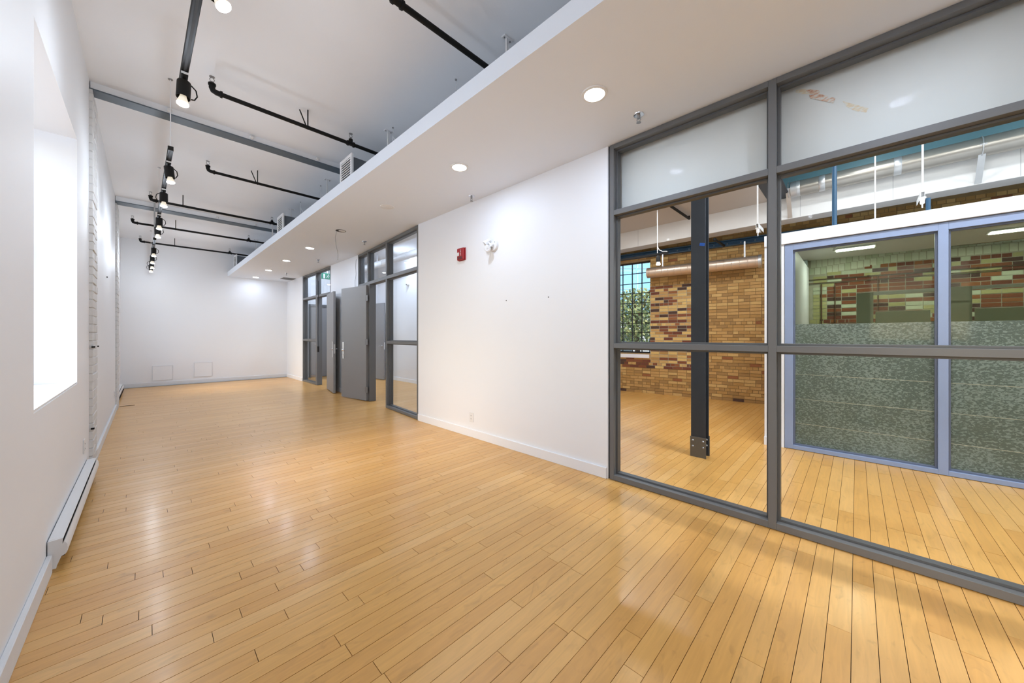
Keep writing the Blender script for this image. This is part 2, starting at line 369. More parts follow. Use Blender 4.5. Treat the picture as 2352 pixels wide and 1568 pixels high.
# baseboard pieces of the left wall
for i, (a, b) in enumerate([(YB, 3.0), (4.84, 4.95), (5.33, 8.86), (9.43, 9.98)]):
    X = XL if a < 9 else XL2; o = MB().box(X, X+.02, a, b, 0, .095).build('baseboard_left', 'trim_paint', bevel=.003)
    tag(o, ['white painted baseboard before the near heater', 'short white baseboard stub between near heater and near pilaster', 'white baseboard between the two painted brick pilasters', 'short baseboard stub behind the far pilaster'][i], 'baseboard', None, 'structure')
# ================================================================== painted brick pilasters
def pilaster(name, label, y0, y1, x1, ztop, seed):
    r = random.Random(seed)
    t = struct(name, label, 'pilaster', (XL, (y0+y1)/2, 0))
    MB().box(XL-.08, x1-.006, y0+.006, y1-.006, 0, ztop).build('mortar_core', 'mortar_paint', t)
    ch = .0745; n = int(ztop/ch); meshes = {}
    for i in range(n):
        z0 = i*ch; z1 = min(z0+ch-.007, ztop)
        cuts = [y0, y0+.105, y1-.105, y1] if i % 2 else [y0, y0+(y1-y0)*.5, y1]
        for a, b in zip(cuts[:-1], cuts[1:]):
            MB().box(XL-.045, x1+r.uniform(-.004, .003), a+(.003 if a > y0 else r.uniform(-.002, .003)), b-(.003 if b < y1 else 0), z0, z1).build('brick', 'brick_paint', t, bevel=.004)
    return t
P1 = pilaster('brick_pilaster', 'white painted brick pilaster under the near ceiling beam', 4.95, 5.33, -.333, 3.46, 1)
P2 = pilaster('brick_pilaster', 'white painted brick pilaster under the far ceiling beam', 8.86, 9.42, -.335, 3.45, 2)
# small dark clips left on the masonry
for (px, py, X, lb) in [(214.6, 796.5, None, 'tiny black clip on the near pilaster at rail height'), (223.5, 795, -.333, 'tiny black bracket at the far edge of the near pilaster'), (244.5, 636, XL, 'tiny dark hook high on the wall between the pilasters'), (213, 984, None, 'tiny dark hole plug low on the near pilaster')]:
    p = ony(px, py, 4.948) if X is None else onx(px, py, X)
    q = MB().obox(p, (.011, 0, 0), (0, .011, 0), (0, 0, .007)); tag(q.build('wall_clip', 'black_metal'), lb, 'clip', 'small dark fixings on the masonry')
# ================================================================== ceiling, beams
tag(MB().box(XLo, 3.13, YB, YFAR+.15, ZC, ZC+.15).build('ceiling', 'ceiling_paint'), 'pale grey painted concrete ceiling above the long room', 'ceiling', None, 'structure')
def beam(label, y0, y1, zb, caps):
    t = struct('ceiling_beam', label, 'beam', (XL, (y0+y1)/2, zb))
    MB().box(XL+.005, 2.9, y0+.012, y1-.012, zb+.014, ZC).build('web', 'ceiling_paint', t)
    MB().box(XL+.005, 2.9, y0, y1, zb, zb+.012).build('flange', 'flange_blue', t)
    for X in caps:
        MB().lathe((X, y0+.012, zb+.045), (0, -1, 0), [(.022, 0), (.022, .012), (.012, .022)], 12).build('bolt_cap', 'white_plastic', t, True)
beam('white ceiling beam with blue grey underside over the near pilaster', 4.995, 5.148, 3.476, (.163, .846, 1.545))
beam('white ceiling beam with blue grey underside over the far pilaster', 8.79, 9.01, 3.462, (.95, 1.55))
# ================================================================== far wall, back wall
tag(MB().box(XLo, XF+.14, YFAR, YFAR+.15, -.05, ZC).build('wall_far', 'wall_paint'), 'plain white end wall with two low access panels', 'wall', None, 'structure')
tag(MB().box(XLo, 3.0, YB-.12, YB, -.05, ZC).build('wall_back', 'wall_paint'), 'plain white end wall behind the camera position', 'wall', None, 'structure')
tag(MB().box(XL2, XF, YFAR-.016, YFAR, 0, .10).build('baseboard_far', 'trim_paint', bevel=.003), 'pale baseboard along the far white wall', 'baseboard', None, 'structure')
for (x0, x1, z0, z1, lb) in [(.10, .468, .135, .50, 'flush white access panel close to the window side of far wall'), (.862, 1.235, .165, .545, 'flush white access panel nearer the middle of far wall')]:
    t = thing('access_panel', lb, 'panel', ((x0+x1)/2, YFAR, z0), 0, 'access panels in the far wall')
    MB().box(x0+.012, x1-.012, YFAR-.010, YFAR-.002, z0+.012, z1-.012).build('panel_door', 'wall_paint', t, bevel=.002)
    q = MB(); w = .012
    q.box(x0, x1, YFAR-.014, YFAR, z0, z0+w); q.box(x0, x1, YFAR-.014, YFAR, z1-w, z1); q.box(x0, x0+w, YFAR-.014, YFAR, z0+w, z1-w); q.box(x1-w, x1, YFAR-.014, YFAR, z0+w, z1-w)
    q.build('panel_frame', 'trim_paint', t, bevel=.002)
# ================================================================== partition walls
t = struct('wall_right', 'white partition wall between the big glass screen and the office doors', 'wall', (XR, 3, 0))
MB().box(XR, XR+.15, 1.542, 4.612, -.01, ZS+.01).build('wall_section', 'wall_paint', t)
MB().box(XF, XF+.14, 7.235, 8.752, -.01, ZS+.01).build('wall_section', 'wall_paint', t)
MB().box(XF, XF+.14, 10.885, YFAR, -.01, ZS+.01).build('wall_section', 'wall_paint', t)
MB().box(XR+.002, XR+.15, YB, 4.612, ZS+.002, ZC).build('wall_top', 'wall_paint', t)
MB().box(XF-.01, XF+.14, 4.612, YFAR, ZS+.002, ZC).build('wall_top', 'wall_paint', t)
MB().box(XR, XR+.15, YB, -1.95, -.01, ZS+.01).build('wall_section', 'wall_paint', t)
for (X, a, b, lb) in [(XR, 1.552, 4.60, 'white baseboard under the blank partition wall'), (XF, 7.24, 8.75, 'white baseboard behind the two open grey doors'), (XF, 10.89, YFAR-.016, 'white baseboard beside the far office screen')]:
    tag(MB().box(X-.016, X, a, b, 0, .095).build('baseboard_right', 'wall_paint', bevel=.002), lb, 'baseboard', None, 'structure')
# soffit
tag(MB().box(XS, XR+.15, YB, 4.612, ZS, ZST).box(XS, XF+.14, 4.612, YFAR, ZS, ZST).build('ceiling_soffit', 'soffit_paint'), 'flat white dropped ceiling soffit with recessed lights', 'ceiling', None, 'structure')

# ================================================================== glazed screens
def screen(name, label, origin, rz, jambs, rails, panels, depth=.125, fm='frame_grey', bm_='bead_grey', gm='clear_glass', opaque=(), glass_off=.098, bead=.014, wface=.04, noglass=(), beadfrom=.045):
    """local frame: x along the screen, y into the depth (0 at the face), z up.
    jambs: [(x0,x1,z0,z1)], rails: [(x0,x1,z0,z1)], panels: [(x0,x1,z0,z1)]"""
    t = struct(name, label, 'glazed screen', origin, rz); M = PM[t.name]
    def bx(nm, m, x0, x1, y0, y1, z0, z1, bev=.0015):
        q = MB().box(x0, x1, y0, y1, z0, z1); return q.build(nm, m, t, bevel=bev, world=False)
    for j in jambs: bx('mullion', fm, j[0], j[1], 0, depth, j[2], j[3])
    for r in rails: bx('rail', fm, r[0], r[1], 0, depth, r[2], r[3])
    for i, (x0, x1, z0, z1) in enumerate(panels):
        q = MB(); b = bead; a0, a1 = beadfrom, glass_off-.004
        q.box(x0, x0+b, a0, a1, z0, z1); q.box(x1-b, x1, a0, a1, z0, z1); q.box(x0+b, x1-b, a0, a1, z0, z0+b); q.box(x0+b, x1-b, a0, a1, z1-b, z1)
        q.build('glazing_bead', bm_, t, world=False, bevel=.0012)
        bx('pane', gm, x0, x1, glass_off, glass_off+.006, z0, z1, 0)
    return t
# --- near big screen: local x runs toward -Y
def nearx(Y): return 1.525-Y
J = [(0, .037), (1.117, 1.160), (2.235, 2.278), (3.36, 3.40)]
zb, zt = .004, ZS-.002
jambs = [(a, b, zb, zt) for a, b in J]
rails = []; panels = []
for (a, b) in zip(J[:-1], J[1:]):
    x0, x1 = a[1], b[0]
    for (z0, z1) in [(zb, .047), (1.129, 1.170), (2.262, 2.305), (2.829, zt)]: rails.append((x0, x1, z0, z1))
    panels += [(x0, x1, .047, 1.129), (x0, x1, 1.170, 2.262), (x0, x1, 2.305, 2.829)]
SCR3 = screen('window_1', 'large dark grey steel screen of clear panes beside the blank wall', (XR, 1.525, 0), -math.pi/2, jambs, rails, panels)
SCR3.rotation_euler = (0, 0, -math.pi/2)
MB().box(XR+.02, XR+.14, 1.5255, 1.5415, 0, ZS).build('shadow_gap', 'gap_dark', SCR3)
o = MB().box(XR+.15, XR+.19, YB, 1.56, 2.285, ZC).build('infill_panel', 'beige_white', SCR3); o['label'] = 'white board closing the top row of panes'
# paint residue on the board behind the top pane
Xp = XR+.1485
def smear(pts, m, k=0):
    P = [onx(x, y, Xp) for x, y in pts]; MB().prism([(Xp+.0005-.0012*k, p.y, p.z) for p in P], (.001, 0, 0)).build('paint_smear', m, SCR3)
smear([(1829, 206), (1850, 203), (1882, 208), (1886, 218), (1862, 216), (1838, 216), (1826, 211)], 'residue_tan')
smear([(1849, 205), (1880, 207), (1885, 217), (1868, 217), (1856, 212)], 'residue_red', 1)
smear([(1858, 218), (1888, 217), (1919, 226), (1914, 237), (1890, 232), (1862, 226)], 'residue_red', 2)
smear([(1935, 232), (1965, 240), (1995, 248), (1990, 258), (1965, 255), (1945, 245)], 'residue_tan')
# --- office screen with near door, set at a slight angle
A2 = Vector((XR, 4.615, 0)); B2 = Vector((XF, 7.232, 0)); d2 = (B2-A2); L2 = d2.length; rz2 = math.atan2(d2.y, d2.x)
# local x from A2 toward B2 ; depth must point to +X side: local +y is left of direction -> use mirrored build below
def screen2(name, label, A, rz, L, jambs, rails, panels):
    t = struct(name, label, 'glazed screen', A, rz)
    D = -.12     # local -y is toward +X when x runs along +Y
    def bx(nm, m, x0, x1, y0, y1, z0, z1, bev=.0015): return MB().box(x0, x1, min(y0, y1), max(y0, y1), z0, z1).build(nm, m, t, bevel=bev, world=False)
    for j in jambs: bx('mullion', 'frame_grey', j[0], j[1], 0, D, j[2], j[3])
    for r in rails: bx('rail', 'frame_grey', r[0], r[1], 0, D, r[2], r[3])
    for (x0, x1, z0, z1) in panels:
        q = MB(); b = .014
        for (u0, u1, w0, w1) in [(x0, x0+b, z0, z1), (x1-b, x1, z0, z1), (x0+b, x1-b, z0, z0+b), (x0+b, x1-b, z1-b, z1)]: q.box(u0, u1, -.088, -.042, w0, w1)
        q.build('glazing_bead', 'bead_grey', t, bevel=.0012, world=False)
        bx('pane', 'clear_glass', x0, x1, -.098, -.092, z0, z1, 0)
    return t
zt2 = ZS-.002
jm = [(0, .045, .004, zt2), (1.165, 1.21, .004, zt2), (1.975, 2.10, .004, 2.21), (2.06, 2.10, 2.265, zt2), (L2-.04, L2, .004, zt2)]
rl = [(.045, 1.165, .004, .047), (.045, 1.165, 1.105, 1.15), (.045, 1.165, 2.21, 2.265), (.045, 1.165, zt2-.04, zt2), (1.21, L2-.04, 2.21, 2.265), (1.21, L2-.04, zt2-.04, zt2), (2.10, L2-.04, .004, .047), (2.10, L2-.04, 1.105, 1.15)]
pn = [(.045, 1.165, .047, 1.105), (.045, 1.165, 1.15, 2.21), (.045, 1.165, 2.265, zt2-.04), (1.21, 2.06, 2.265, zt2-.04), (2.10, L2-.04, 2.265, zt2-.04), (2.10, L2-.04, .047, 1.105), (2.10, L2-.04, 1.15, 2.21)]
SCR2 = screen2('window_2', 'grey steel office screen with doorway and clear side pane', A2, rz2, L2, jm, rl, pn)
# --- far office screen
L1 = 10.88-8.757
def yx(px): p = onx(px, 700, XF); return p.y-8.757
jm = [(0, .045, .004, zt2), (.95, 1.05, .004, 2.21), (1.01, 1.05, 2.265, zt2), (L1-.045, L1, .004, zt2), (.045, .10, .004, 2.21)]
rl = [(.045, L1-.045, 2.21, 2.265), (.045, L1-.045, zt2-.04, zt2), (1.05, L1-.045, .004, .047), (1.05, L1-.045, 1.105, 1.15)]
pn = [(.045, 1.01, 2.265, zt2-.04), (1.05, L1-.045, 2.265, zt2-.04), (1.05, L1-.045, .047, 1.105), (1.05, L1-.045, 1.15, 2.21)]
SCR1 = screen2('window_3', 'grey steel office screen with doorway nearest the far wall', (XF, 8.757, 0), math.pi/2, L1, jm, rl, pn)
p = onx(732, 803, XF)
MB().box(XF-.03, XF-.001, p.y-.04, p.y+.04, .84, .98).build('strike_box', 'black_metal', SCR1)
MB().tube([(XF-.006, p.y, .98), (XF-.01, p.y+.02, 1.3), (XF-.006, p.y+.01, 1.7), (XF-.006, p.y, 2.6)], .005, 6).build('cable', 'black_metal', SCR1)
# ================================================================== doors
def door(name, label, hinge, free, h=2.195, plate=True, face=+1, hinges=True, m='door_grey', z0=.012):
    hinge, free = Vector(hinge), Vector(free); d = free-hinge; L = d.length; rz = math.atan2(d.y, d.x)
    t = struct(name, label, 'door', (hinge.x, hinge.y, 0), rz)
    bx = lambda nm, m_, x0, x1, y0, y1, za, zb_, bev=.002: MB().box(x0, x1, y0, y1, za, zb_).build(nm, m_, t, bevel=bev, world=False)
    bx('leaf', m, 0, L, -.022, .022, z0, h)
    for s in (1, -1):
        if plate:
            bx('handle_plate', 'satin_steel', L-.105, L-.045, s*.022, s*.028, .78, 1.115) if s > 0 else bx('handle_plate', 'satin_steel', L-.105, L-.045, -.028, -.022, .78, 1.115)
        q = MB().tube([(L-.075, s*.026, .955), (L-.075, s*.062, .955)], .011, 10).tube([(L-.075, s*.060, .955), (L-.13, s*.064, .957), (L-.185, s*.060, .95)], .0085, 8)
        q.lathe((L-.075, s*.026, .955), (0, s, 0), [(.026, 0), (.026, .008), (.02, .012)], 16)
        hd = q.build('lever_handle', 'chrome', t, True, world=False)
        if s > 0: MB().lathe((L-.075, s*.028, .86), (0, s, 0), [(.012, 0), (.012, .008)], 12).build('keyhole', 'chrome', t, world=False)
    bx('latch_plate', 'satin_steel', L-.001, L+.001, -.014, .014, .86, 1.06, 0)
    if hinges:
        for z in (.22, 1.12, 1.95):
            q = MB().tube([(-.012, .0, z-.055), (-.012, 0, z+.055)], .009, 8); q.box(-.012, .03, .0225, .0255, z-.055, z+.055).box(-.055, -.012, .0225, .0255, z-.055, z+.055); q.build('hinge', 'hinge_grey', t, world=False)
    return t
door('door_1', 'grey office door folded back against the wall, full face showing', (2.915, 6.655, 0), (2.785, 7.52, 0))
door('door_2', 'grey office door seen edge-on beside the far screen', (2.955, 8.87, 0), (2.806, 8.02, 0))
# folded door hides wall; small stop on the floor
p = onz(775, 904, 0)
t = thing('door_stop', 'small domed door stop on the floor between the open doors', 'door stop', (2.93, 7.72, 0))
MB().lathe((2.93, 7.72, 0), (0, 0, 1), [(.03, 0), (.03, .012), (.022, .04), (.01, .05)], 14).build('dome', 'satin_steel', t, True)
MB().lathe((2.93, 7.72, .012), (0, 0, 1), [(.032, 0), (.032, .014)], 14).build('bumper', 'rubber_dark', t, True)
# ================================================================== office behind the screens
t = struct('wall_office', 'white inner walls of the office behind the glass screens', 'wall', (XO, 8, 0))
MB().box(XO, XO+.12, YDIV, YFAR, -.01, ZO).build('wall_section', 'office_paint', t)
MB().box(3.92, XO, 10.40, 10.52, -.01, ZO).build('wall_section', 'office_paint', t)
MB().box(XF+.14, XO, 11.75, 11.87, -.01, ZO).build('wall_section', 'office_paint', t)
MB().box(XR+.15, 7.45, YDIV, YDIV+.12, -.01, ZHI).build('dividing_wall', 'office_paint', t)
MB().box(XO-.015, XO, YDIV+.12, 10.39, 0, .09).build('skirting', 'wall_paint', t)
tag(MB().box(XR+.15, XO, YDIV+.12, 11.9, ZO, ZO+.1).build('ceiling_office', 'office_paint'), 'white ceiling of the office behind the screens', 'ceiling', None, 'structure')
door('door_3', 'dark grey inner office door seen ajar through the near doorway', (4.56, 10.375, 0), (4.667, 9.53, 0), 2.17, plate=False, hinges=False)
# closed far office door with frame
t = struct('door_4', 'closed grey door at the end of the office behind the far screen', 'door', (3.85, 11.75, 0))
MB().box(3.44, 4.28, 11.715, 11.745, .01, 2.13).build('leaf', 'door_grey', t, bevel=.002)
q = MB().box(3.38, 3.44, 11.69, 11.75, 0, 2.19).box(4.28, 4.34, 11.69, 11.75, 0, 2.19).box(3.44, 4.28, 11.69, 11.75, 2.13, 2.19); q.build('door_frame', 'frame_grey', t)
MB().tube([(3.52, 11.715, 1.0), (3.52, 11.66, 1.0)], .011, 8).tube([(3.52, 11.665, 1.0), (3.64, 11.66, 1.0)], .009, 8).build('lever_handle', 'chrome', t, True)
# exit sign
p = onz(755, 635, 2.99); t = thing('exit_sign', 'green running-man exit sign hanging inside the far office', 'exit sign', (3.62, 10.95, 2.86))
c = Vector((3.64, 10.95, 2.955))
MB().box(c.x-.16, c.x+.16, c.y-.012, c.y+.012, c.z-.085, c.z+.085).build('sign_panel', 'exit_green', t, bevel=.004)
q = MB(); f = c.y-.0135
q.lathe((c.x+.02, f+.001, c.z+.045), (0, -1, 0), [(.012, 0), (.012, .002)], 10)
for a, b in [((.02, .03), (.0, -.01)), ((.0, -.01), (-.03, -.045)), ((.0, -.01), (.03, -.03)), ((.03, -.03), (.02, -.06)), ((.018, .025), (.05, .01)), ((.015, .022), (-.02, .005))]:
    q.bar((c.x+a[0], f, c.z+a[1]), (c.x+b[0], f, c.z+b[1]), .002, .012)
q.box(c.x-.12, c.x-.07, f-.001, f+.001, c.z-.065, c.z+.06)
q.build('pictogram', 'white_plastic', t)
MB().tube([(c.x, c.y, c.z+.085), (c.x, c.y, ZO)], .008, 8).build('stem', 'white_plastic', t)
# office duct, track and lamps
a, b = onz(900, 588, 3.12), onz(962, 566, 3.12)
t = thing('office_duct', 'white round duct under the office ceiling', 'duct', ((a.x+b.x)/2, (a.y+b.y)/2, 3.1))
X0 = .62*(a.x+b.x)
dv = Vector((0, 1, 0)); cxd = 4.3; ZOD = 3.13
MB().tube([(cxd, 5.2, 3.14), (cxd, 10.38, 3.14)], .085, 20).build('tube', 'white_metal', t, True)
for Y in (6.4, 7.6, 8.8, 10.0): MB().lathe((cxd, Y, 3.14), (0, 1, 0), [(.0855, -.015), (.09, -.012), (.09, .012), (.0855, .015)], 20).build('collar', 'white_metal', t, True)
for Y in (6.8, 9.2): MB().bar((cxd, Y, 3.22), (cxd, Y, ZO-.001), .02, .003).build('strap', 'galvanised_dull', t)
OFF = [(4.25, 5.6), (3.55, 7.0), (4.55, 8.2), (3.55, 9.3), (3.5, 10.9)]
olab = ['square bright ceiling light at the near end of the office', 'round office light above the near doorway', 'round office light by the white duct', 'round office light behind the wall between screens', 'round office light beside the exit sign']
def downlight(label, X, Y, Z, power, r=.075, group=None, color=None, lit=True, spread=None, name='recessed_downlight'):
    t = thing(name, label, 'ceiling light', (X, Y, Z), 0, group)
    MB().lathe((X, Y, Z), (0, 0, -1), [(r*1.28, 0), (r*1.25, .006), (r*1.0, .008), (r*.98, .004)], 28).build('trim_ring', 'white_plastic', t, True)
    MB().lathe((X, Y, Z-.0065), (0, 0, -1), [(r*.97, 0), (r*.97, .0025)], 28).build('lens', 'lens_glow' if lit else 'white_plastic', t)
    if lit: lamp('lamp_light', 'AREA', (X, Y, Z-.014), power, color or C_DOWN, t, size=r*1.9, spot=spread)
    return t
for (X, Y), lb in zip(OFF, olab): downlight(lb, X, Y, ZO, P_OFFICE, .085, 'lights in the office ceiling')
MB_ = MB()
t = thing('office_ceiling_vent', 'grey air grille in the office ceiling by the duct', 'vent', (3.9, 8.9, ZO))
MB().box(3.75, 4.05, 8.75, 9.05, ZO-.012, ZO).build('frame', 'white_metal', t)
for k in range(6): MB().bar((3.77, 8.79+.045*k, ZO-.014), (4.03, 8.79+.045*k, ZO-.014), .028, .004).build('slat', 'vent_grey', t)
t = thing('office_camera_dome', 'small white dome with dark lens on the office wall', 'camera', (XO, 8.6, 2.62))
MB().lathe((XO, 8.6, 2.62), (-1, 0, 0), [(.05, 0), (.05, .03), (.03, .055), (.008, .06)], 16).build('dome', 'white_plastic', t, True)
MB().lathe((XO-.055, 8.6, 2.61), (-1, 0, -.4), [(.014, 0), (.012, .015)], 12).build('lens', 'black_metal', t, True)

# ================================================================== recessed lights and fittings of the soffit
dl = [(1.274, 'lit round soffit downlight nearest the big glass screen'), (2.761, 'lit round soffit downlight above the red alarm, second from the big screen'), (7.281, 'lit soffit downlight just past the hole with a hanging wire'), (8.859, 'lit soffit downlight level with the far pilaster'), (10.451, 'lit soffit downlight last but one before the far wall'), (11.95, 'lit soffit downlight closest to the far wall')]
for Y, lb in dl: downlight(lb, 2.113, Y, ZS, P_DOWN*(.45 if Y > 11.5 else 1), .068, 'recessed soffit downlights')
for Y in (-.22, -1.72): downlight(['lit soffit downlight just behind the camera position', 'lit soffit downlight closest to the back wall'][Y < -1], 2.113, Y, ZS, P_DOWN, .068, 'recessed soffit downlights')  # two unseen downlights added to brighten the near end
t = thing('blank_ceiling_cover', 'unlit round white cover plate in the soffit', 'cover plate', (2.125, 4.268, ZS))
MB().lathe((2.125, 4.268, ZS), (0, 0, -1), [(.085, 0), (.083, .004), (.07, .006)], 28).build('plate', 'white_plastic', t, True)
MB().lathe((2.125, 4.268, ZS-.006), (0, 0, -1), [(.062, 0), (.058, .003)], 28).build('inner_disc', 'white_plastic', t, True)
t = thing('light_cutout', 'open round hole in the soffit with a loose hanging wire', 'cutout', (2.109, 5.758, ZS))
MB().lathe((2.109, 5.758, ZS), (0, 0, -1), [(.075, 0), (.075, .002)], 24).build('opening', 'grille_dark', t)
MB().lathe((2.122, 5.745, ZS-.002), (0, 0, -1), [(.05, 0), (.05, .0015)], 24).build('cavity_plate', 'white_metal', t)
MB().tube([(2.06, 5.80, ZS), (2.045, 5.81, ZS-.10), (2.05, 5.80, ZS-.22), (2.075, 5.78, ZS-.36), (2.07, 5.77, ZS-.46)], .0035, 6).build('wire', 'wire_grey', t)
sp = [(2.537, 1.157, 'chrome pendent sprinkler near the big glass screen'), (2.649, 3.232, 'chrome pendent sprinkler above the emergency light'), (2.624, 6.10, 'chrome pendent sprinkler by the near doorway'), (2.562, 8.264, 'chrome pendent sprinkler before the far screen'), (2.535, 10.62, 'chrome pendent sprinkler by the square soffit vent')]
def sprinkler(X, Y, lb):
    t = thing('soffit_sprinkler', lb, 'sprinkler', (X, Y, ZS), 0, 'sprinklers in the soffit')
    MB().lathe((X, Y, ZS), (0, 0, -1), [(.038, 0), (.036, .006), (.02, .010)], 20).build('escutcheon', 'chrome', t, True)
    q = MB().lathe((X, Y, ZS-.008), (0, 0, -1), [(.013, 0), (.011, .022)], 12); q.tube([(X, Y-.012, ZS-.028), (X, Y-.014, ZS-.042), (X, Y, ZS-.058)], .003, 6).tube([(X, Y+.012, ZS-.028), (X, Y+.014, ZS-.042), (X, Y, ZS-.058)], .003, 6)
    q.build('frame_arms', 'steel_bolt', t, True)
    MB().lathe((X, Y, ZS-.058), (0, 0, -1), [(.017, 0), (.017, .003)], 16).build('deflector', 'steel_bolt', t)
for s_ in sp: sprinkler(*s_)
t = thing('soffit_vent', 'dark square return vent in the soffit corner', 'vent', (2.80, 11.6, ZS))
x0, x1, y0, y1 = 2.655, 2.955, 11.42, 11.78
q = MB(); q.box(x0, x1, y0, y0+.025, ZS-.01, ZS).box(x0, x1, y1-.025, y1, ZS-.01, ZS).box(x0, x0+.025, y0+.025, y1-.025, ZS-.01, ZS).box(x1-.025, x1, y0+.025, y1-.025, ZS-.01, ZS); q.build('frame', 'vent_grey', t)
MB().box(x0+.02, x1-.02, y0+.02, y1-.02, ZS-.004, ZS-.001).build('backing', 'grille_dark', t)
for k in range(8): MB().bar((x0+.025, y0+.045+.038*k, ZS-.007), (x1-.025, y0+.045+.038*k, ZS-.007), .022, .003).build('slat', 'vent_grey', t)
# ================================================================== duct boxes with grilles on top of the soffit
for (y0, y1, z1, lb) in [(4.06, 4.40, 3.29, 'white louvred grille on the duct box nearest the camera'), (6.94, 7.316, 3.31, 'white louvred grille on the middle duct box above the soffit'), (11.41, 11.76, 3.33, 'white louvred grille on the far duct box above the soffit')]:
    t = thing('duct_grille', lb, 'grille', (1.6, (y0+y1)/2, ZST), 0, 'louvred duct grilles above the soffit')
    MB().box(1.625, 2.7, y0+.03, y1-.03, ZST, z1-.03).build('duct_body', 'duct_box', t)
    X = 1.6; w = .035; za = ZST+.005
    q = MB().box(X, X+.025, y0, y0+w, za, z1).box(X, X+.025, y1-w, y1, za, z1).box(X, X+.025, y0+w, y1-w, za, za+w).box(X, X+.025, y0+w, y1-w, z1-w, z1); q.build('grille_frame', 'white_metal', t, bevel=.002)
    MB().box(X+.018, X+.024, y0+w, y1-w, za+w, z1-w).build('backing', 'grille_dark', t)
    n = 8; hh = z1-za-2*w
    for k in range(n):
        z = za+w+hh*(k+.5)/n
        MB().obox((X+.010, (y0+y1)/2, z), (.008, 0, .003), (0, (y1-y0)/2-w, 0), (-.0012, 0, .0032)).build('louvre', 'white_metal', t)
# soffit hangers: angle rods from the ceiling to the top of the soffit
hl = [(1.96, 1.955, 1, 'white ceiling hanger post nearest the camera above the soffit'), (1.95, 2.60, 0, 'twisted white wire tie between the two nearest hanger posts'), (1.907, 3.80, 1, 'white ceiling hanger post before the near duct grille'), (1.91, 3.70, 0, 'thin wire tie beside the hanger before the near duct grille'), (1.87, 5.63, 1, 'white ceiling hanger post past the near beam'), (1.873, 5.93, 0, 'thin wire tie past the near beam'), (1.842, 7.40, 1, 'white ceiling hanger post at the middle duct grille'), (1.855, 6.90, 0, 'thin wire tie at the middle duct grille'), (1.803, 8.60, 1, 'ceiling hanger post beside the far beam'), (1.835, 10.35, 1, 'white ceiling hanger post between the last two pipes'), (1.97, 1.10, 0, 'white wire tie at the upper frame edge above the soffit')]
for (X, Y, k, lb) in hl:
    t = thing('soffit_hanger', lb, 'hanger', (X, Y, ZST), 0, 'hangers holding the soffit')
    if k:
        MB().box(X-.045, X+.045, Y-.022, Y+.022, ZC-.008, ZC).build('foot_plate', 'white_metal', t, bevel=.002)
        q = MB().box(X-.010, X+.010, Y-.010, Y-.007, ZST, ZC-.008).box(X-.010, X-.007, Y-.010, Y+.010, ZST, ZC-.008); q.build('post', 'white_metal', t)
        for dx in (-.03, .03): MB().lathe((X+dx, Y, ZC-.008), (0, 0, -1), [(.007, 0), (.006, .006)], 8).build('bolt', 'steel_bolt', t)
    else:
        q = MB(); pts = [(X+.006*math.sin(i*1.9), Y+.006*math.cos(i*1.9), ZC-(ZC-ZST)*i/14) for i in range(15)]
        q.tube(pts, .0035, 5).tube([(X, Y, ZC-.10), (X+.05, Y-.03, ZC-.2), (X+.09, Y-.04, ZST)], .003, 5); q.build('wire', 'white_metal', t, True)
        MB().lathe((X, Y, ZC), (0, 0, -1), [(.010, 0), (.007, .012)], 10).build('anchor', 'steel_bolt', t)
# ================================================================== sprinkler pipes under the ceiling
ZP = 3.37
pp = [(2.11, .45, 1.12, None, .029, 'black sprinkler pipe at the upper frame edge, nearest the camera'), (4.04, .40, 1.585, 1.155, .027, 'black sprinkler pipe just before the near beam'), (6.02, .555, None, 1.085, .025, 'black sprinkler pipe between the beams, first past the near beam'), (7.95, .047, 1.66, .42, .027, 'black sprinkler pipe just before the far beam'), (9.77, -.18, 1.60, .41, .027, 'black sprinkler pipe first past the far beam'), (11.60, -.095, 1.50, .47, .027, 'black sprinkler pipe closest to the far wall')]
def pend_head(q, q2, X, Y, z):
    q.lathe((X, Y, z), (0, 0, 1), [(.014, 0), (.012, .02)], 10)
    q.tube([(X-.011, Y, z+.018), (X-.016, Y, z+.04), (X-.004, Y, z+.06)], .003, 6).tube([(X+.011, Y, z+.018), (X+.016, Y, z+.04), (X+.004, Y, z+.06)], .003, 6)
    q2.lathe((X, Y, z+.06), (0, 0, 1), [(.02, 0), (.02, .003)], 14)
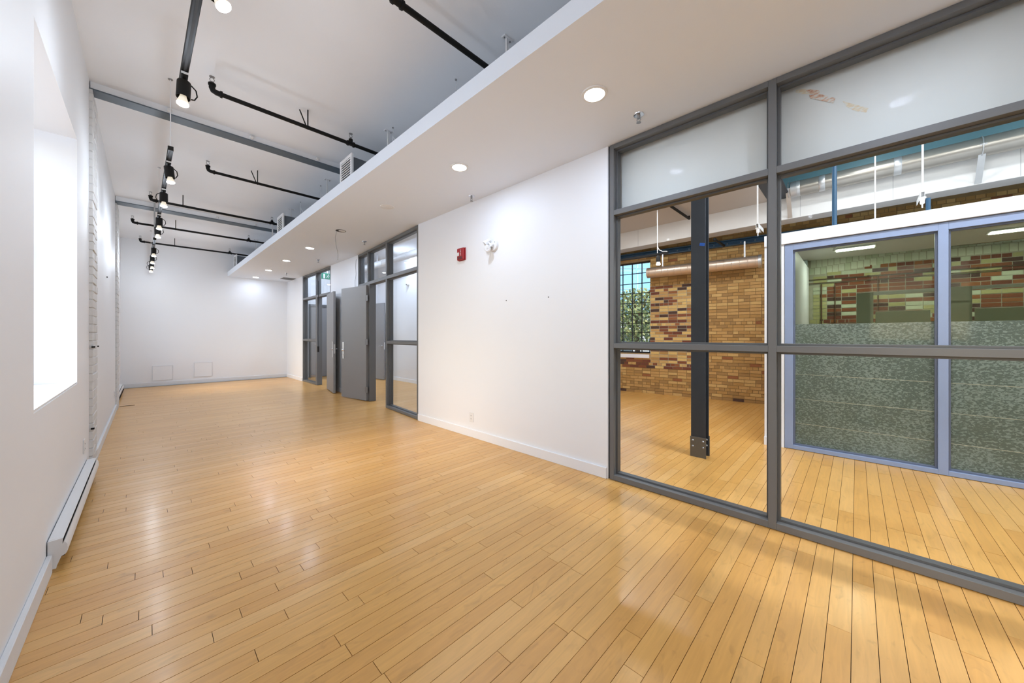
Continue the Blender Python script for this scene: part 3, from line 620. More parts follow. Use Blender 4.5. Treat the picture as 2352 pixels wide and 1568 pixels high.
for (Y, Xa, Xt, Xr, r, lb) in pp:
    t = thing('sprinkler_pipe', lb, 'pipe', (Xa, Y, ZP), 0, 'black sprinkler pipes under the ceiling')
    MB().tube([(Xa+.03, Y, ZP), (2.76, Y, ZP)], r*.70, 14).build('pipe', 'black_pipe', t, True)
    q = MB().tube([(Xa+.06, Y, ZP), (Xa+.03, Y, ZP), (Xa+.008, Y, ZP+.008), (Xa, Y, ZP+.03), (Xa, Y, ZP+.06)], r*.85, 14); q.lathe((Xa+.055, Y, ZP), (1, 0, 0), [(r*1.05, 0), (r*1.05, .016)], 14).lathe((Xa, Y, ZP+.05), (0, 0, 1), [(r*1.02, 0), (r*1.02, .016)], 14); q.build('elbow', 'black_pipe', t, True)
    q, q2 = MB(), MB(); pend_head(q, q2, Xa, Y, ZP+.062); hd = q.build('sprinkler_head', 'steel_bolt', t, True); q2.build('deflector', 'steel_bolt', hd)
    if Xt:
        q = MB().lathe((Xt-.04, Y, ZP), (1, 0, 0), [(r*1.0, 0), (r*1.05, .016), (r*.8, .018), (r*.8, .062), (r*1.05, .064), (r*1.0, .08)], 14); q.tube([(Xt, Y, ZP), (Xt, Y, ZP+.05)], r*.8, 12); q.build('tee', 'black_pipe', t, True)
        q, q2 = MB(), MB(); pend_head(q, q2, Xt, Y, ZP+.05); hd = q.build('sprinkler_head', 'steel_bolt', t, True); q2.build('deflector', 'steel_bolt', hd)
    if Xr:
        MB().tube([(Xr, Y, ZP-.02), (Xr, Y, ZC)], .006, 8).build('hanger_rod', 'black_pipe', t)
        if Y < 7: MB().tube([(Xr-.012, Y, ZP), (Xr-.07, Y+.02, ZC-.02)], .006, 8).build('sway_rod', 'black_pipe', t)
        MB().lathe((Xr, Y, ZP), (1, 0, 0), [(r*.75, -.008), (r*.75, .008)], 14).build('clevis', 'black_pipe', t, True)
# ================================================================== track lighting
ZT = 2.90
def tx(Y): return .205-.0118*Y
def track(label, ya, yb, rods, conduit=()):
    t = thing('light_track', label, 'light track', (tx((ya+yb)/2), (ya+yb)/2, ZT), 0, 'black lighting tracks')
    a, b = Vector((tx(ya), ya, ZT+.017)), Vector((tx(yb), yb, ZT+.017))
    MB().bar(a, b, .036, .034).build('rail', 'black_metal', t, bevel=.002)
    MB().bar(a-Vector((0, 0, .0185)), b-Vector((0, 0, .0185)), .012, .004).build('conductor_slot', 'grille_dark', t)
    for p, s in ((a, -1), (b, 1)): MB().box(p.x-.019, p.x+.019, p.y-.012, p.y+.012, ZT-.002, ZT+.037).build('end_cap', 'black_metal', t, bevel=.002)
    for Y in rods:
        MB().tube([(tx(Y), Y, ZT+.034), (tx(Y), Y, ZC)], .004, 8).build('hanger_rod', 'white_metal', t)
        MB().lathe((tx(Y), Y, ZC), (0, 0, -1), [(.018, 0), (.016, .006)], 12).build('ceiling_cup', 'steel_bolt', t, True)
    for Y in conduit: MB().tube([(tx(Y), Y, ZT+.034), (tx(Y), Y, ZC)], .011, 10).build('feed_conduit', 'galvanised_dull', t, True)
track('black lighting track at the upper frame edge, nearest the camera', -.6, 3.22, (2.36, .2), (2.30,))
track('black lighting track between the near beam and far pilaster', 4.43, 7.75, (4.45, 6.89))
track('black lighting track ending at the far wall', 8.72, 12.15, (11.15,), (8.78,))
def spotlight(Y, label, side, tilt, on=True, big=False):
    X = tx(Y); t = thing('track_spotlight', label, 'spotlight', (X, Y, ZT), 0, 'black track spotlights with bare bulbs')
    MB().box(X-.017, X+.017, Y-.06, Y+.045, ZT-.03, ZT).build('adapter', 'black_metal', t, bevel=.003)
    MB().box(X-.0175, X+.0175, Y-.061, Y-.0595, ZT-.022, ZT-.008).build('rating_label', 'white_plastic', t)
    d = Vector((math.sin(tilt[0]), math.sin(tilt[1]), -1)).normalized(); top = Vector((X, Y, ZT-.045))
    MB().tube([(X, Y, ZT-.028), tuple(top+Vector((0, 0, .004)))], .009, 8).build('swivel', 'black_metal', t, True)
    MB().lathe(top, d, [(.012, -.004), (.034, 0), (.035, .004), (.035, .108), (.032, .108), (.031, .07)], 22).build('can', 'black_metal', t, True)
    a = top+Vector((.0, 0, -.005)); s = side
    MB().tube([a+Vector((s*.034, 0, 0)), a+Vector((s*.058, .006, -.02)), a+Vector((s*.064, .008, -.055)), a+Vector((s*.05, .004, -.085)), a+Vector((s*.034, 0, -.09))], .004, 6).build('lamp_cord', 'black_metal', t, True)
    MB().lathe(top+d*.085, d, [(.014, 0), (.018, .02), (.029, .055), (.031, .064)], 20).build('bulb_body', 'bulb_shell', t, True)
    MB().lathe(top+d*.148, d, [(.0305, 0), (.029, .006), (.018, .011), (.004, .013)], 20).build('bulb_face', 'bulb_glow', t, True)
    if on: lamp('bulb_light', 'POINT', top+d*.185, P_TRACK*(.4 if Y > 11.5 else .75 if Y > 10.8 else 1), C_TRACK, t, size=.02)
SL = [(2.09, 'lit track spotlight glaring at the upper frame edge', 1, (.5, -.25)), (3.09, 'lit track spotlight at the end of the nearest track', 1, (-.05, -.12)), (4.74, 'lit track spotlight first on the middle track', 1, (.1, -.1)), (5.66, 'track spotlight second on the middle track, cord on window side', -1, (0, -.1)), (6.88, 'track spotlight third on the middle track', 1, (0, .0)), (7.48, 'track spotlight last on the middle track', 1, (.03, .0)), (9.3, 'track spotlight first on the far track', 1, (0, -.1)), (10.2, 'track spotlight second on the far track', 1, (0, .05)), (11.0, 'track spotlight third on the far track', -1, (.1, .0)), (11.62, 'track spotlight closest to the far wall', -1, (.05, 0)), (.4, 'track spotlight on the nearest track behind the camera position', 1, (0, 0))]  # last spotlight is out of view, added for extra light
for a in SL: spotlight(*a)
# ================================================================== electric baseboard heaters
def heater(label, y0, y1, XW=XL):
    t = thing('baseboard_heater', label, 'heater', (XW, (y0+y1)/2, 0), 0, 'white electric baseboard heaters'); X = XW+.004
    prof = [(0, .018), (.0, .165), (.050, .168), (.048, .140), (.050, .138), (.0525, .150), (.0555, .152), (.0645, .132), (.066, .098), (.059, .082), (.046, .076), (.040, .060), (.030, .030), (.028, .018)]
    for ya, yb in ((y0, y0+.012), (y1-.012, y1)): MB().prism([(X+a, ya, b) for a, b in prof], (0, yb-ya, 0)).build('end_cap', 'heater_white', t)
    MB().box(X, X+.050, y0+.012, y1-.012, .160, .168).build('top_plate', 'heater_white', t, bevel=.002)
    MB().box(X, X+.006, y0+.012, y1-.012, .018, .160).build('back_plate', 'heater_white', t)
    f = [(.0555, .152), (.0645, .132), (.067, .100), (.061, .082), (.056, .080), (.061, .098), (.059, .128), (.0525, .150)]
    MB().prism([(X+a, y0+.012, b) for a, b in f], (0, y1-y0-.024, 0)).build('front_cover', 'heater_white', t, True)
    MB().box(X+.008, X+.054, y0+.014, y1-.014, .07, .125).build('heating_element', 'grille_dark', t)
heater('long white baseboard heater below the near window', 3.0, 4.78)
heater('white baseboard heater below the narrow far window', 10.0, 11.7, XL2)
# ================================================================== wall plates and devices
def outlet(label, c, nx, X, slots=True):
    Y, Z = c; t = thing('power_outlet', label, 'outlet', (X, Y, Z), 0, 'power outlets')
    MB().box(min(X, X+nx*.007), max(X, X+nx*.007), Y-.036, Y+.036, Z-.058, Z+.058).build('cover_plate', 'white_plastic', t, bevel=.002)
    for dz in (-.02, .02):
        s = MB().box(min(X+nx*.007, X+nx*.009), max(X+nx*.007, X+nx*.009), Y-.017, Y+.017, Z+dz-.014, Z+dz+.014).build('socket', 'white_metal', t, bevel=.001)
        for dy in (-.006, .006): MB().box(min(X+nx*.009, X+nx*.0095), max(X+nx*.009, X+nx*.0095), Y+dy-.0015, Y+dy+.0015, Z+dz-.004, Z+dz+.006).build('slot', 'grille_dark', s)
outlet('white outlet low on the blank partition wall', (3.385, .24), -1, XR)
outlet('white outlet above the near heater beside the pilaster', (4.56, .325), 1, XL)
outlet('white outlet low on the wall before the far pilaster', (8.55, .30), 1, XL)
# fire strobe
Y0, Y1, Z0, Z1 = 3.50, 3.63, 2.185, 2.335
t = thing('fire_alarm_strobe', 'red fire alarm strobe on the blank white wall', 'fire alarm', (XR, 3.565, Z0))
MB().box(XR-.012, XR, Y0-.004, Y1+.004, Z0-.004, Z1+.004).build('back_box', 'red_plastic', t, bevel=.004)
MB().box(XR-.042, XR-.012, Y0, Y1, Z0, Z1).build('housing', 'red_plastic', t, bevel=.008)
MB().box(XR-.055, XR-.042, Y0+.075, Y0+.115, Z0+.05, Z0+.095).build('strobe_lens', 'white_plastic', t, bevel=.006)
q = MB()
for k in range(4): q.box(XR-.0435, XR-.0425, Y0+.045, Y0+.055, Z0+.055+.02*k, Z0+.067+.02*k)
q.build('fire_lettering', 'white_plastic', t)
for k in range(4): MB().box(XR-.0435, XR-.042, Y0+.02, Y0+.11, Z0+.012+.008*k, Z0+.016+.008*k).build('sounder_slot', 'grille_dark', t)
# emergency light, two heads
c = Vector((XR, 2.975, 2.265)); t = thing('emergency_light', 'white twin-head emergency light on the blank wall', 'emergency light', c)
MB().lathe(c, (-1, 0, 0), [(.068, 0), (.066, .012), (.058, .024), (.03, .03)], 24).build('mount_plate', 'white_plastic', t, True)
for k in (-.012, .012): MB().lathe((XR-.021, c.y-.03, c.z+.02+k), (-1, 0, 0), [(.006, 0), (.006, .006)], 8).build('screw', 'black_metal', t)
MB().lathe(c-Vector((.024, 0, 0)), (-1, 0, 0), [(.024, 0), (.024, .03), (.018, .036)], 16).build('hub', 'white_plastic', t, True)
for base, dirv, lbl in [((c+Vector((-.055, .055, .045))), Vector((-.55, .45, -.7)), 0), ((c+Vector((-.06, .035, -.035))), Vector((-.93, -.45, -.25)), 1)]:
    d = dirv.normalized()
    MB().tube([tuple(c+Vector((-.05, 0, 0))), tuple(base)], .011, 10).build('swivel_arm', 'white_plastic', t, True)
    hd = MB().lathe(base-d*.035, d, [(.014, 0), (.022, .004), (.025, .03), (.036, .055), (.040, .078), (.037, .08)], 20).build('lamp_head', 'white_plastic', t, True)
    MB().lathe(base+d*.043, d, [(.034, 0), (.030, .003)], 20).build('reflector', 'chrome', hd)
    MB().lathe(base+d*.0465, d, [(.010, 0), (.008, .006)], 12).build('bulb', 'white_plastic', hd, True)
for (px, py, lb) in [(1163, 690, 'tiny dark screw in the blank wall below the emergency light'), (1260, 682, 'tiny dark screw in the blank wall nearer the big screen')]:
    p = onx(px, py, XR); tag(MB().lathe(p, (-1, 0, 0), [(.006, 0), (.005, .004)], 8).build('wall_screw', 'black_metal'), lb, 'screw', 'screws left in the blank wall')
# thin wire hanging down the wall between the office screens
p = onx(822, 605, XF)
q = MB().tube([(XF-.006, 7.30, 2.80), (XF-.008, 7.34, 2.65), (XF-.006, 7.31, 2.5), (XF-.01, 7.36, 2.35), (XF-.006, 7.34, 2.1)], .003, 5)
tag(q.build('dangling_wire', 'wire_grey', smooth=True), 'thin grey wire hanging down the wall above the folded door', 'wire')
p = onz(291, 932, 0)
q = MB().prism([(p.x-.085, p.y-.012, .0006), (p.x+.02, p.y-.016, .0006), (p.x+.10, p.y-.004, .0006), (p.x+.03, p.y+.010, .0006), (p.x-.05, p.y+.006, .0006)], (0, 0, .005))
tag(q.build('wood_sliver', 'sliver_dark'), 'dark wood sliver lying on the floor by the far pilaster', 'sliver')

# ================================================================== loft behind the big screen: brick wall
B0 = Vector((7.50, 3.86, 0)); BU = Vector((.3, -2.66, 0)).normalized(); BN = Vector((BU.y, -BU.x, 0))   # BN points to the camera
def bw(u, z, off=0.0): return B0+BU*u+BN*off+Vector((0, 0, z))
def onb(x, y, off=0.0):
    d = ray(x, y); p0 = B0+BN*off; tt = ((p0-CAM).dot(BN))/d.dot(BN); p = CAM+d*tt; return (p-B0).dot(BU), p.z
wb = struct('wall_brick', 'old yellow and red brick wall of the loft beyond the big screen', 'wall', tuple(B0), math.atan2(BU.y, BU.x))
WU0, WU1, WZ0, WZ1 = -1.06, .664, .86, 2.878
def bbox(q, u0, u1, z0, z1, o0, o1, mi=0): return q.obox(bw((u0+u1)/2, (z0+z1)/2, (o0+o1)/2), BU*((u1-u0)/2), BN*((o1-o0)/2), Vector((0, 0, (z1-z0)/2)), mi)
q = MB()
for (u0, u1, z0, z1) in [(-1.9, WU0, 0, ZHI), (WU0, WU1, 0, WZ0), (WU0, WU1, WZ1, ZHI), (WU1, 7.6, 0, ZHI)]: bbox(q, u0, u1, z0, z1, -.30, -.006)
q.build('masonry_core', 'mortar_tan', wb)
CHB, LB = .0605, .178
bricks = []; rb = random.Random(11)
def zone(u, z):
    if u < 2.95:
        if .60 < u < 1.52+.06*math.sin(z*23) and .55 < z < 2.30: return 'mix'
        if u <= .62 and .56 < z < .76: return 'red'
        if u < 1.2 and .56 < z < .66: return 'mix'
        return 'yel'
    if z > 2.6: return 'yel'
    arch = 2.27+.1*min(1, max(0, (u-3.4)/.9)) if u > 3.30 else 9
    if z > arch-.01: return 'arch'
    if u < 3.45: return 'ylg'
    return 'red2'
def pick(zn, z):
    r = rb.random()
    if zn == 'mix': return rb.choice(['r1', 'r2', 'r3', 'l1', 'y3', 'l1', 'd1', 'r1', 'y1', 'y2'])
    if zn == 'red': return rb.choice(['r1', 'r2', 'r1', 'd1', 'y1'])
    if zn == 'red2': return rb.choice(['r1', 'r2', 'r2', 'r1', 'd1', 'r3', 'w2', 'g1'])
    if zn == 'ylg': return rb.choice(['g1', 'g2', 'g1', 'w2', 'y1'])
    if z < .14 and r < .5: return rb.choice(['y4', 'd1', 'y4'])
    return 'r3' if r < .018 else rb.choice(['y1', 'y2', 'y1', 'y2', 'y3', 'y4'])
nrow = int(3.25/CHB)
for i in range(nrow):
    z0 = i*CHB+.001; z1 = z0+CHB-.0085; zc = (z0+z1)/2
    hdr = (i % 7 == 3)
    u = -.565-(LB/2 if i % 2 else 0)
    while u < 5.75:
        L = (LB/2 if hdr else LB)*(1 if rb.random() < .93 else .5)
        a, b = u, u+L-.008; u += L
        zn = zone((a+b)/2, zc)
        if zn == 'arch' : continue
        if 3.09 < b and a < 3.27 and zc < 2.7: continue           # hidden by the glazed room's end wall
        if a >= 3.2 and (2.52 < zc < 2.72 or zc < 1.0): continue
        if b > WU0 and a < WU1 and WZ0-.02 < zc < WZ1:
            if b <= WU1+.05: continue
            a = WU1
        bricks.append((a, b, z0, z1, pick(zn, zc)))
# voussoirs of the shallow painted arch
u = 3.30
while u < 5.7:
    lo = 2.265+.1*min(1, max(0, (u-3.4)/.9)); tl = .10
    bricks.append((u, u+.066, lo+.005, lo+.118, rb.choice(['w1', 'w2', 'w1'])))
    bricks.append((u+.02, u+.086, lo+.125, 2.515, rb.choice(['w1', 'w2'])))
    u += .074
def bsize(b):
    a, c = pj(bw(b[0], b[2])), pj(bw(b[1], b[3]))
    if a is None or c is None: return 0
    if c[0] < 1420 or a[0] > 2360: return 0
    return abs((c[0]-a[0])*(c[1]-a[1]))
bricks.sort(key=lambda b: -bsize(b))
unit = {}
rzb = math.atan2(BU.y, BU.x)
for b in bricks[:300]:
    k = b[4]
    if k not in unit:
        me = bpy.data.meshes.new('brick'); qq = MB().box(-.5, .5, -.5, .5, -.5, .5); me.from_pydata(qq.v, [], qq.f); me.materials.append(MATS['brick_'+k]); me.update(); unit[k] = me
    o = bpy.data.objects.new('brick', unit[k]); COL.objects.link(o); o.parent = wb
    pr = rb.uniform(0, .006); lc = PM[wb.name].inverted() @ bw((b[0]+b[1])/2, (b[2]+b[3])/2, -.045+pr); o.location = lc; o.scale = (b[1]-b[0], .09, b[3]-b[2])
q = MB(); keys = list(BR.keys())
for b in bricks[300:]: bbox(q, b[0], b[1], b[2], b[3], -.09, rb.uniform(0, .006), keys.index(b[4]))
bf = q.build('brick_field', ['brick_'+k for k in keys], wb); bf['kind'] = 'stuff'
# lighter mortar panel behind the repaired brick
q = MB(); bbox(q, .664, 1.5, .56, 2.30, -.006, -.002); bbox(q, 3.27, 5.75, 1.0, 2.52, -.006, -.002); q.build('repaired_mortar', 'mortar_light', wb)
# --- steel framed window in the brick wall
wz = [WZ0, 1.09, 1.312, 1.523, 1.741, 1.974, 2.193, 2.411, 2.637, WZ1]; wu = [WU0+.2155*i for i in range(9)]
W8 = struct('window_8', 'steel gridded factory window in the brick wall', 'window', tuple(bw((WU0+WU1)/2, WZ0)), rzb)
q = MB()
for (u0, u1, z0, z1) in [(WU0, WU0+.025, WZ0, WZ1), (WU1-.02, WU1, WZ0, WZ1), (WU0+.025, WU1-.02, WZ0, WZ0+.03), (WU0+.025, WU1-.02, WZ1-.02, WZ1)]: bbox(q, u0, u1, z0, z1, -.16, -.12)
q.build('window_frame', 'black_metal', W8)
for u in wu[1:-1]: q = MB(); bbox(q, u-.008, u+.008, WZ0+.03, WZ1-.02, -.15, -.125); q.build('muntin', 'black_metal', W8)
for z in wz[1:-1]: q = MB(); bbox(q, WU0+.025, WU1-.02, z-.007, z+.007, -.149, -.126); q.build('muntin', 'black_metal', W8)
for ua, ub in zip(wu[:-1], wu[1:]):
    for za, zb_ in zip(wz[:-1], wz[1:]): q = MB(); bbox(q, ua+.004, ub-.004, za+.004, zb_-.004, -.139, -.136); q.build('pane', 'window_glass', W8)
q = MB(); bbox(q, WU0-.03, WU1-.012, .755, .835, -.10, .03); o = q.build('window_sill', 'header_white', W8, bevel=.004)
pl = bpy.data.lights.new('window_portal', 'AREA'); pl.shape = 'RECTANGLE'; pl.size = WU1-WU0; pl.size_y = WZ1-WZ0; pl.cycles.is_portal = True
po = bpy.data.objects.new('window_portal', pl); COL.objects.link(po); po.location = bw((WU0+WU1)/2, (WZ0+WZ1)/2, -.2); po.rotation_euler = BN.to_track_quat('-Z', 'Y').to_euler()
# ================================================================== loft ceiling, bulkhead, beams
XBK, ZBK = 6.99, 3.06
tag(MB().box(XR+.19, XBK, 1.02, YDIV, ZLOFT, ZLOFT+.12).build('ceiling_loft', 'loft_ceiling'), 'grey beige ceiling of the loft behind the big screen', 'ceiling', None, 'structure')
tag(MB().box(XR+.19, 8.6, YB-1.6, YDIV, ZHI, ZHI+.12).build('ceiling_upper', 'teal_paint'), 'dark teal upper ceiling above the glazed room', 'ceiling', None, 'structure')
t = struct('loft_bulkhead', 'long white boxed bulkhead across the loft', 'bulkhead', (XBK, 1, ZBK))
MB().box(XBK, 7.29, YB-1.6, YDIV, ZBK+.004, ZHI-.45).build('boxing', 'bulkhead_white', t)
MB().box(XBK+.01, 7.29, YB-1.6, YDIV, ZHI-.449, ZHI).build('upper_beam', 'teal_paint', t)
for k, Y in enumerate([3.2, 1.9, .62, -.35, -1.35, -2.3]):
    MB().box(XBK-.002, XBK, Y-.004, Y+.004, ZBK+.01, ZHI-.45).build('joint_strip', 'bulkhead_grey', t)
q = MB().box(XBK, 7.29, YB-1.6, YDIV, ZBK, ZBK+.004); q.build('soffit_strip', 'bulkhead_grey', t)
t = struct('loft_cross_beam', 'dark steel beam crossing the loft ceiling at the column', 'beam', (5, 1.0, ZLOFT))
MB().box(XR+.19, XBK, .74, 1.02, ZLOFT-.006, ZLOFT+.012).build('flange', 'column_blue', t)
MB().box(XR+.19, XBK, .87, .89, ZLOFT+.012, ZHI).build('web', 'column_blue', t)
t = struct('brick_wall_beam', 'blue steel channel running along the brick wall below the bulkhead', 'beam', (7.4, 1, 2.9))
q = MB(); bbox(q, -.7, 6.5, 2.93, 2.945, .03, .13); bbox(q, -.7, 6.5, 3.025, 3.04, .03, .13); q.build('flange', 'beam_blue', t)
q = MB(); bbox(q, -.7, 6.5, 2.945, 3.025, .03, .042); q.build('web', 'beam_blue', t)
for k in range(22):
    p = bw(1.0+.22*k, 2.985, .042); MB().lathe(p, BN, [(.012, 0), (.010, .008), (.004, .01)], 8).build('rivet', 'steel_bolt', t, True)
# outer shell of the loft
t = struct('wall_loft', 'plain side walls closing the loft', 'wall', (6, YB-1.6, 0))
MB().box(XR+.15, 8.6, YB-1.72, YB-1.6, -.05, ZHI).build('wall_section', 'office_paint', t)
MB().box(XR, XR+.15, YB-1.6, YB, -.05, ZHI).build('wall_section', 'office_paint', t)
MB().box(XR+.15, 8.6, YB-1.6, YB, -.05, 0).build('floor_extension', 'wood_field', t)
q = MB(); bbox(q, -2.6, -1.9, 0, ZHI, -.3, .0); q.build('wall_section', 'office_paint', t)
# ================================================================== steel column
ya, yb_ = 1.088, 1.229; xa, xb = 3.905, 4.036
t = thing('steel_column', 'dark blue steel column standing behind the big screen', 'column', (3.97, (ya+yb_)/2, 0)); t['kind'] = 'structure'
f = .010
MB().box(xa+.006, xa+.006+f, ya+.003, yb_-.003, .0, ZLOFT).build('flange', 'column_blue', t, bevel=.0015)
MB().box(xb-.006-f, xb-.006, ya+.003, yb_-.003, .0, ZLOFT).build('flange', 'column_blue', t, bevel=.0015)
MB().box(xa+.016, xb-.016, (ya+yb_)/2-.004, (ya+yb_)/2+.004, 0, ZLOFT).build('web', 'column_blue', t)
for (p0, p1, nx) in [(xa, xa+.006, -1), (xb-.006, xb, 1)]:
    MB().box(p0, p1, ya-.004, yb_+.004, 0, .205).build('base_plate', 'steel_plate', t, bevel=.001)
    X = p0 if nx < 0 else p1
    for Y in (ya+.022, yb_-.022):
        for z in (.105, .165):
            MB().lathe((X, Y, z), (nx, 0, 0), [(.012, 0), (.011, .004), (.005, .009)], 12).build('bolt', 'steel_bolt', t, True)
            MB().lathe((xb-.016 if nx > 0 else xa+.016, Y, z), (-nx, 0, 0), [(.012, 0), (.011, .006), (.006, .012)], 12).build('bolt', 'steel_bolt', t, True)
pa, pb = onx(1607, 556, xa), onx(1618, 566, xa)
o = MB().obox(((xa+.0055), (pa.y+pb.y)/2, (pa.z+pb.z)/2), (.0008, 0, 0), (0, .024, .006), (0, -.003, .014)).build('masking_tape', 'tape_blue'); tag(o, 'small strip of blue masking tape stuck on the steel column', 'tape')
# ================================================================== ducts
t = thing('spiral_duct', 'pale spiral duct running along the brick wall', 'duct', tuple(bw(1.7, 2.54, .32)), rzb)
RD = .105; ra, rb_ = bw(.70, 2.545, .30), bw(2.63, 2.545, .30)
MB().tube([ra, rb_], RD, 26).build('tube', 'spiral_duct', t, True)
L = (rb_-ra).length; nn = 16
for k in range(nn): MB().lathe(ra+BU*(L*(k+.5)/nn), BU, [(RD*1.0, -.006), (RD*1.025, -.003), (RD*1.025, .003), (RD*1.0, .006)], 26).build('seam', 'spiral_duct', t, True)
MB().lathe(rb_, BU, [(RD*1.06, -.03), (RD*1.10, -.02), (RD*1.10, .02), (RD*.9, .024)], 26).build('end_collar', 'galvanised_dull', t, True)
for u in (1.0, 2.4): q = MB(); bbox(q, u-.012, u+.012, 2.64, 2.93, .298, .302); q.build('strap', 'galvanised_dull', t)
XD = 6.83; ZD = 3.45; RD2 = .112
t = thing('galvanised_duct', 'shiny round galvanised duct strapped to the white bulkhead', 'duct', (XD, -1, ZD))
MB().tube([(XD, .715, ZD), (XD, -3.9, ZD)], RD2, 30).build('tube', 'galvanised', t, True)
q = MB().lathe((XD, .725, ZD), (0, -1, 0), [(RD2*.9, 0), (RD2*1.06, .01), (RD2*1.06, .08), (RD2, .085)], 26); q.build('end_cap', 'galvanised_dull', t, True)
for Y in (.64, .36, -.38, -1.7): MB().lathe((XD, Y, ZD), (0, 1, 0), [(RD2, -.035), (RD2*1.03, -.03), (RD2*1.03, .03), (RD2, .035)], 30).build('joint_band', 'galvanised_dull', t, True)
for px in (1815, 2246):
    Y = onx(px, 430, XBK).y
    th = [math.pi*(.5+1.0*k/10) for k in range(11)]
    MB().tube([(XD+RD2*1.05*math.cos(a), Y, ZD+RD2*1.05*math.sin(a)) for a in th], .006, 6).build('strap_loop', 'galvanised_dull', t)
    MB().bar((XD-RD2*1.06, Y, ZD), (XBK-.003, Y, ZBK+.01), .055, .004).build('strap', 'galvanised_dull', t)
# ================================================================== suspended fittings in the loft
def cord(label, px, ytop, ybot, X, r=.004, m='wire_white', name='suspension_cord', cat='cord'):
    a, b = onx(px, ytop, X), onx(px, ybot, X)
    q = MB().tube([(X, a.y, a.z), (X, b.y, b.z)], r, 8); tag(q.build(name, m, smooth=True), label, cat)
cord('slim blue grey post dropping onto the glazed room header', 1916.7, 360, 517, 4.97, .020, 'beam_blue', 'hanger_post', 'post')
cord('thin white cord dropping onto the glazed room header', 2010, 350, 502, 4.97, .006)
cord('short blue post rising behind the glazed room header', 2132, 455, 486, 5.6, .018, 'beam_blue', 'hanger_post', 'post')
# white suspended track with spot, two of them
def white_track(label, px, ytop, ymid, ybot, X):
    a, b, c = onx(px, ytop, X), onx(px, ymid, X), onx(px-3, ybot, X)
    t = thing('suspended_track_end', label, 'track', (X, b.y, b.z))
    MB().tube([(X, a.y, a.z), (X, b.y, b.z)], .008, 8).build('drop_rod', 'white_metal', t)
    q = MB(); w = .03
    q.box(X-.02, X+.30, b.y-w/2, b.y-w/2+.004, b.z-.045, b.z).box(X-.02, X+.30, b.y+w/2-.004, b.y+w/2, b.z-.045, b.z).box(X-.02, X+.30, b.y-w/2+.004, b.y+w/2-.004, b.z-.004, b.z)
    q.build('channel', 'white_metal', t)
    MB().lathe((X+.02, b.y, b.z-.045), (0, 0, -1), [(.026, 0), (.026, .01), (.018, .014), (.016, .06), (.006, .066), (.005, .10)], 16).build('lamp_holder', 'white_plastic', t, True)
white_track('white suspended track end before the big shiny duct', 2119, 330, 441, 483, 5.2)
white_track('white suspended track end seen past the steel column', 1740, 423, 514, 549, 5.2)
# hanging black track with lit spot in front of the gridded window
Xh = 5.9
a = onx(1512, 480, Xh); b = onx(1510, 583, Xh)
t = thing('loft_light_track', 'black suspended track with curled white cord near the gridded window', 'light track', (Xh, b.y, b.z))
e1, e2 = onx(1424, 597, Xh), onx(1535, 579, Xh)
MB().bar((Xh, e1.y+.6, b.z-.004), (Xh, e2.y, b.z-.004), .03, .028).build('rail', 'black_metal', t)
MB().tube([(Xh, b.y, b.z), (Xh, b.y, ZLOFT)], .007, 8).build('drop_rod', 'white_metal', t)
MB().tube([(Xh, b.y, b.z+.12), (Xh, b.y-.03, b.z+.06), (Xh, b.y-.08, b.z+.03), (Xh, b.y-.16, b.z+.015)], .006, 8).build('feed_cord', 'white_plastic', t, True)
t = thing('loft_spotlight', 'lit black spotlight hanging from the loft track', 'spotlight', (Xh, b.y-.01, b.z-.02))
c = onx(1512, 600, Xh)
MB().lathe((Xh, c.y, b.z-.03), (0, 0, -1), [(.02, 0), (.034, .02), (.036, .11), (.033, .11)], 18).build('can', 'black_metal', t, True)
MB().lathe((Xh, c.y, b.z-.14), (0, 0, -1), [(.02, 0), (.032, .03), (.028, .045), (.005, .05)], 16).build('bulb_face', 'bulb_glow', t, True)
lamp('spot_light', 'SPOT', (Xh, c.y, b.z-.21), P_TRACK*1.6, (1, .88, .70), t, size=.03, spot=math.radians(120), blend=.8)
# dark pipes under the loft ceiling
a, b = onz(1540, 475, ZLOFT-.06), onz(1583, 502, ZLOFT-.06)
t = thing('loft_sprinkler_pipe', 'black sprinkler pipe under the loft ceiling left of the column', 'pipe', (b.x, b.y, ZLOFT-.06))
MB().tube([(3.1, a.y, ZLOFT-.06), (b.x, b.y, ZLOFT-.06)], .022, 12).build('pipe', 'black_pipe', t, True)
MB().tube([(b.x, b.y, ZLOFT-.075), (b.x, b.y, ZLOFT-.01)], .016, 10).build('sprinkler_head', 'black_pipe', t, True)
a, b = onx(1637, 548, 7.3), onx(1651, 556, 7.0)
t = thing('short_black_pipe', 'short black pipe stub below the bulkhead beside the column', 'pipe', (b.x, b.y, b.z))
MB().tube([(7.34, b.y, b.z), (6.75, b.y, b.z)], .022, 12).build('pipe', 'black_pipe', t, True)
MB().lathe((6.75, b.y, b.z), (-1, 0, 0), [(.028, -.03), (.028, 0), (.016, .012)], 12).build('end_cap', 'black_pipe', t, True)
# loft ceiling lamps (unseen above the transom, added to brighten the loft)
for (X, Y, Z, lb) in [(4.0, 2.9, ZLOFT, 'round loft ceiling light near the dividing wall'), (5.6, 2.9, ZLOFT, 'round loft ceiling light before the gridded window'), (5.6, 1.7, ZLOFT, 'round loft ceiling light past the steel column'), (3.6, .1, ZHI, 'round loft ceiling light in front of the glazed room'), (3.6, -1.4, ZHI, 'round loft ceiling light at the screen end'), (3.6, -2.9, ZHI, 'round loft ceiling light farthest along the screen'), (6.0, -.2, ZHI, 'round upper ceiling light over the glazed room end'), (6.0, -2.0, ZHI, 'round upper ceiling light over the glazed room middle')]:
    downlight(lb, X, Y, Z, P_LOFT*(1 if Y > 1 else 2.3 if X < 5 else .8), .09, 'round loft ceiling lights', C_LOFT)
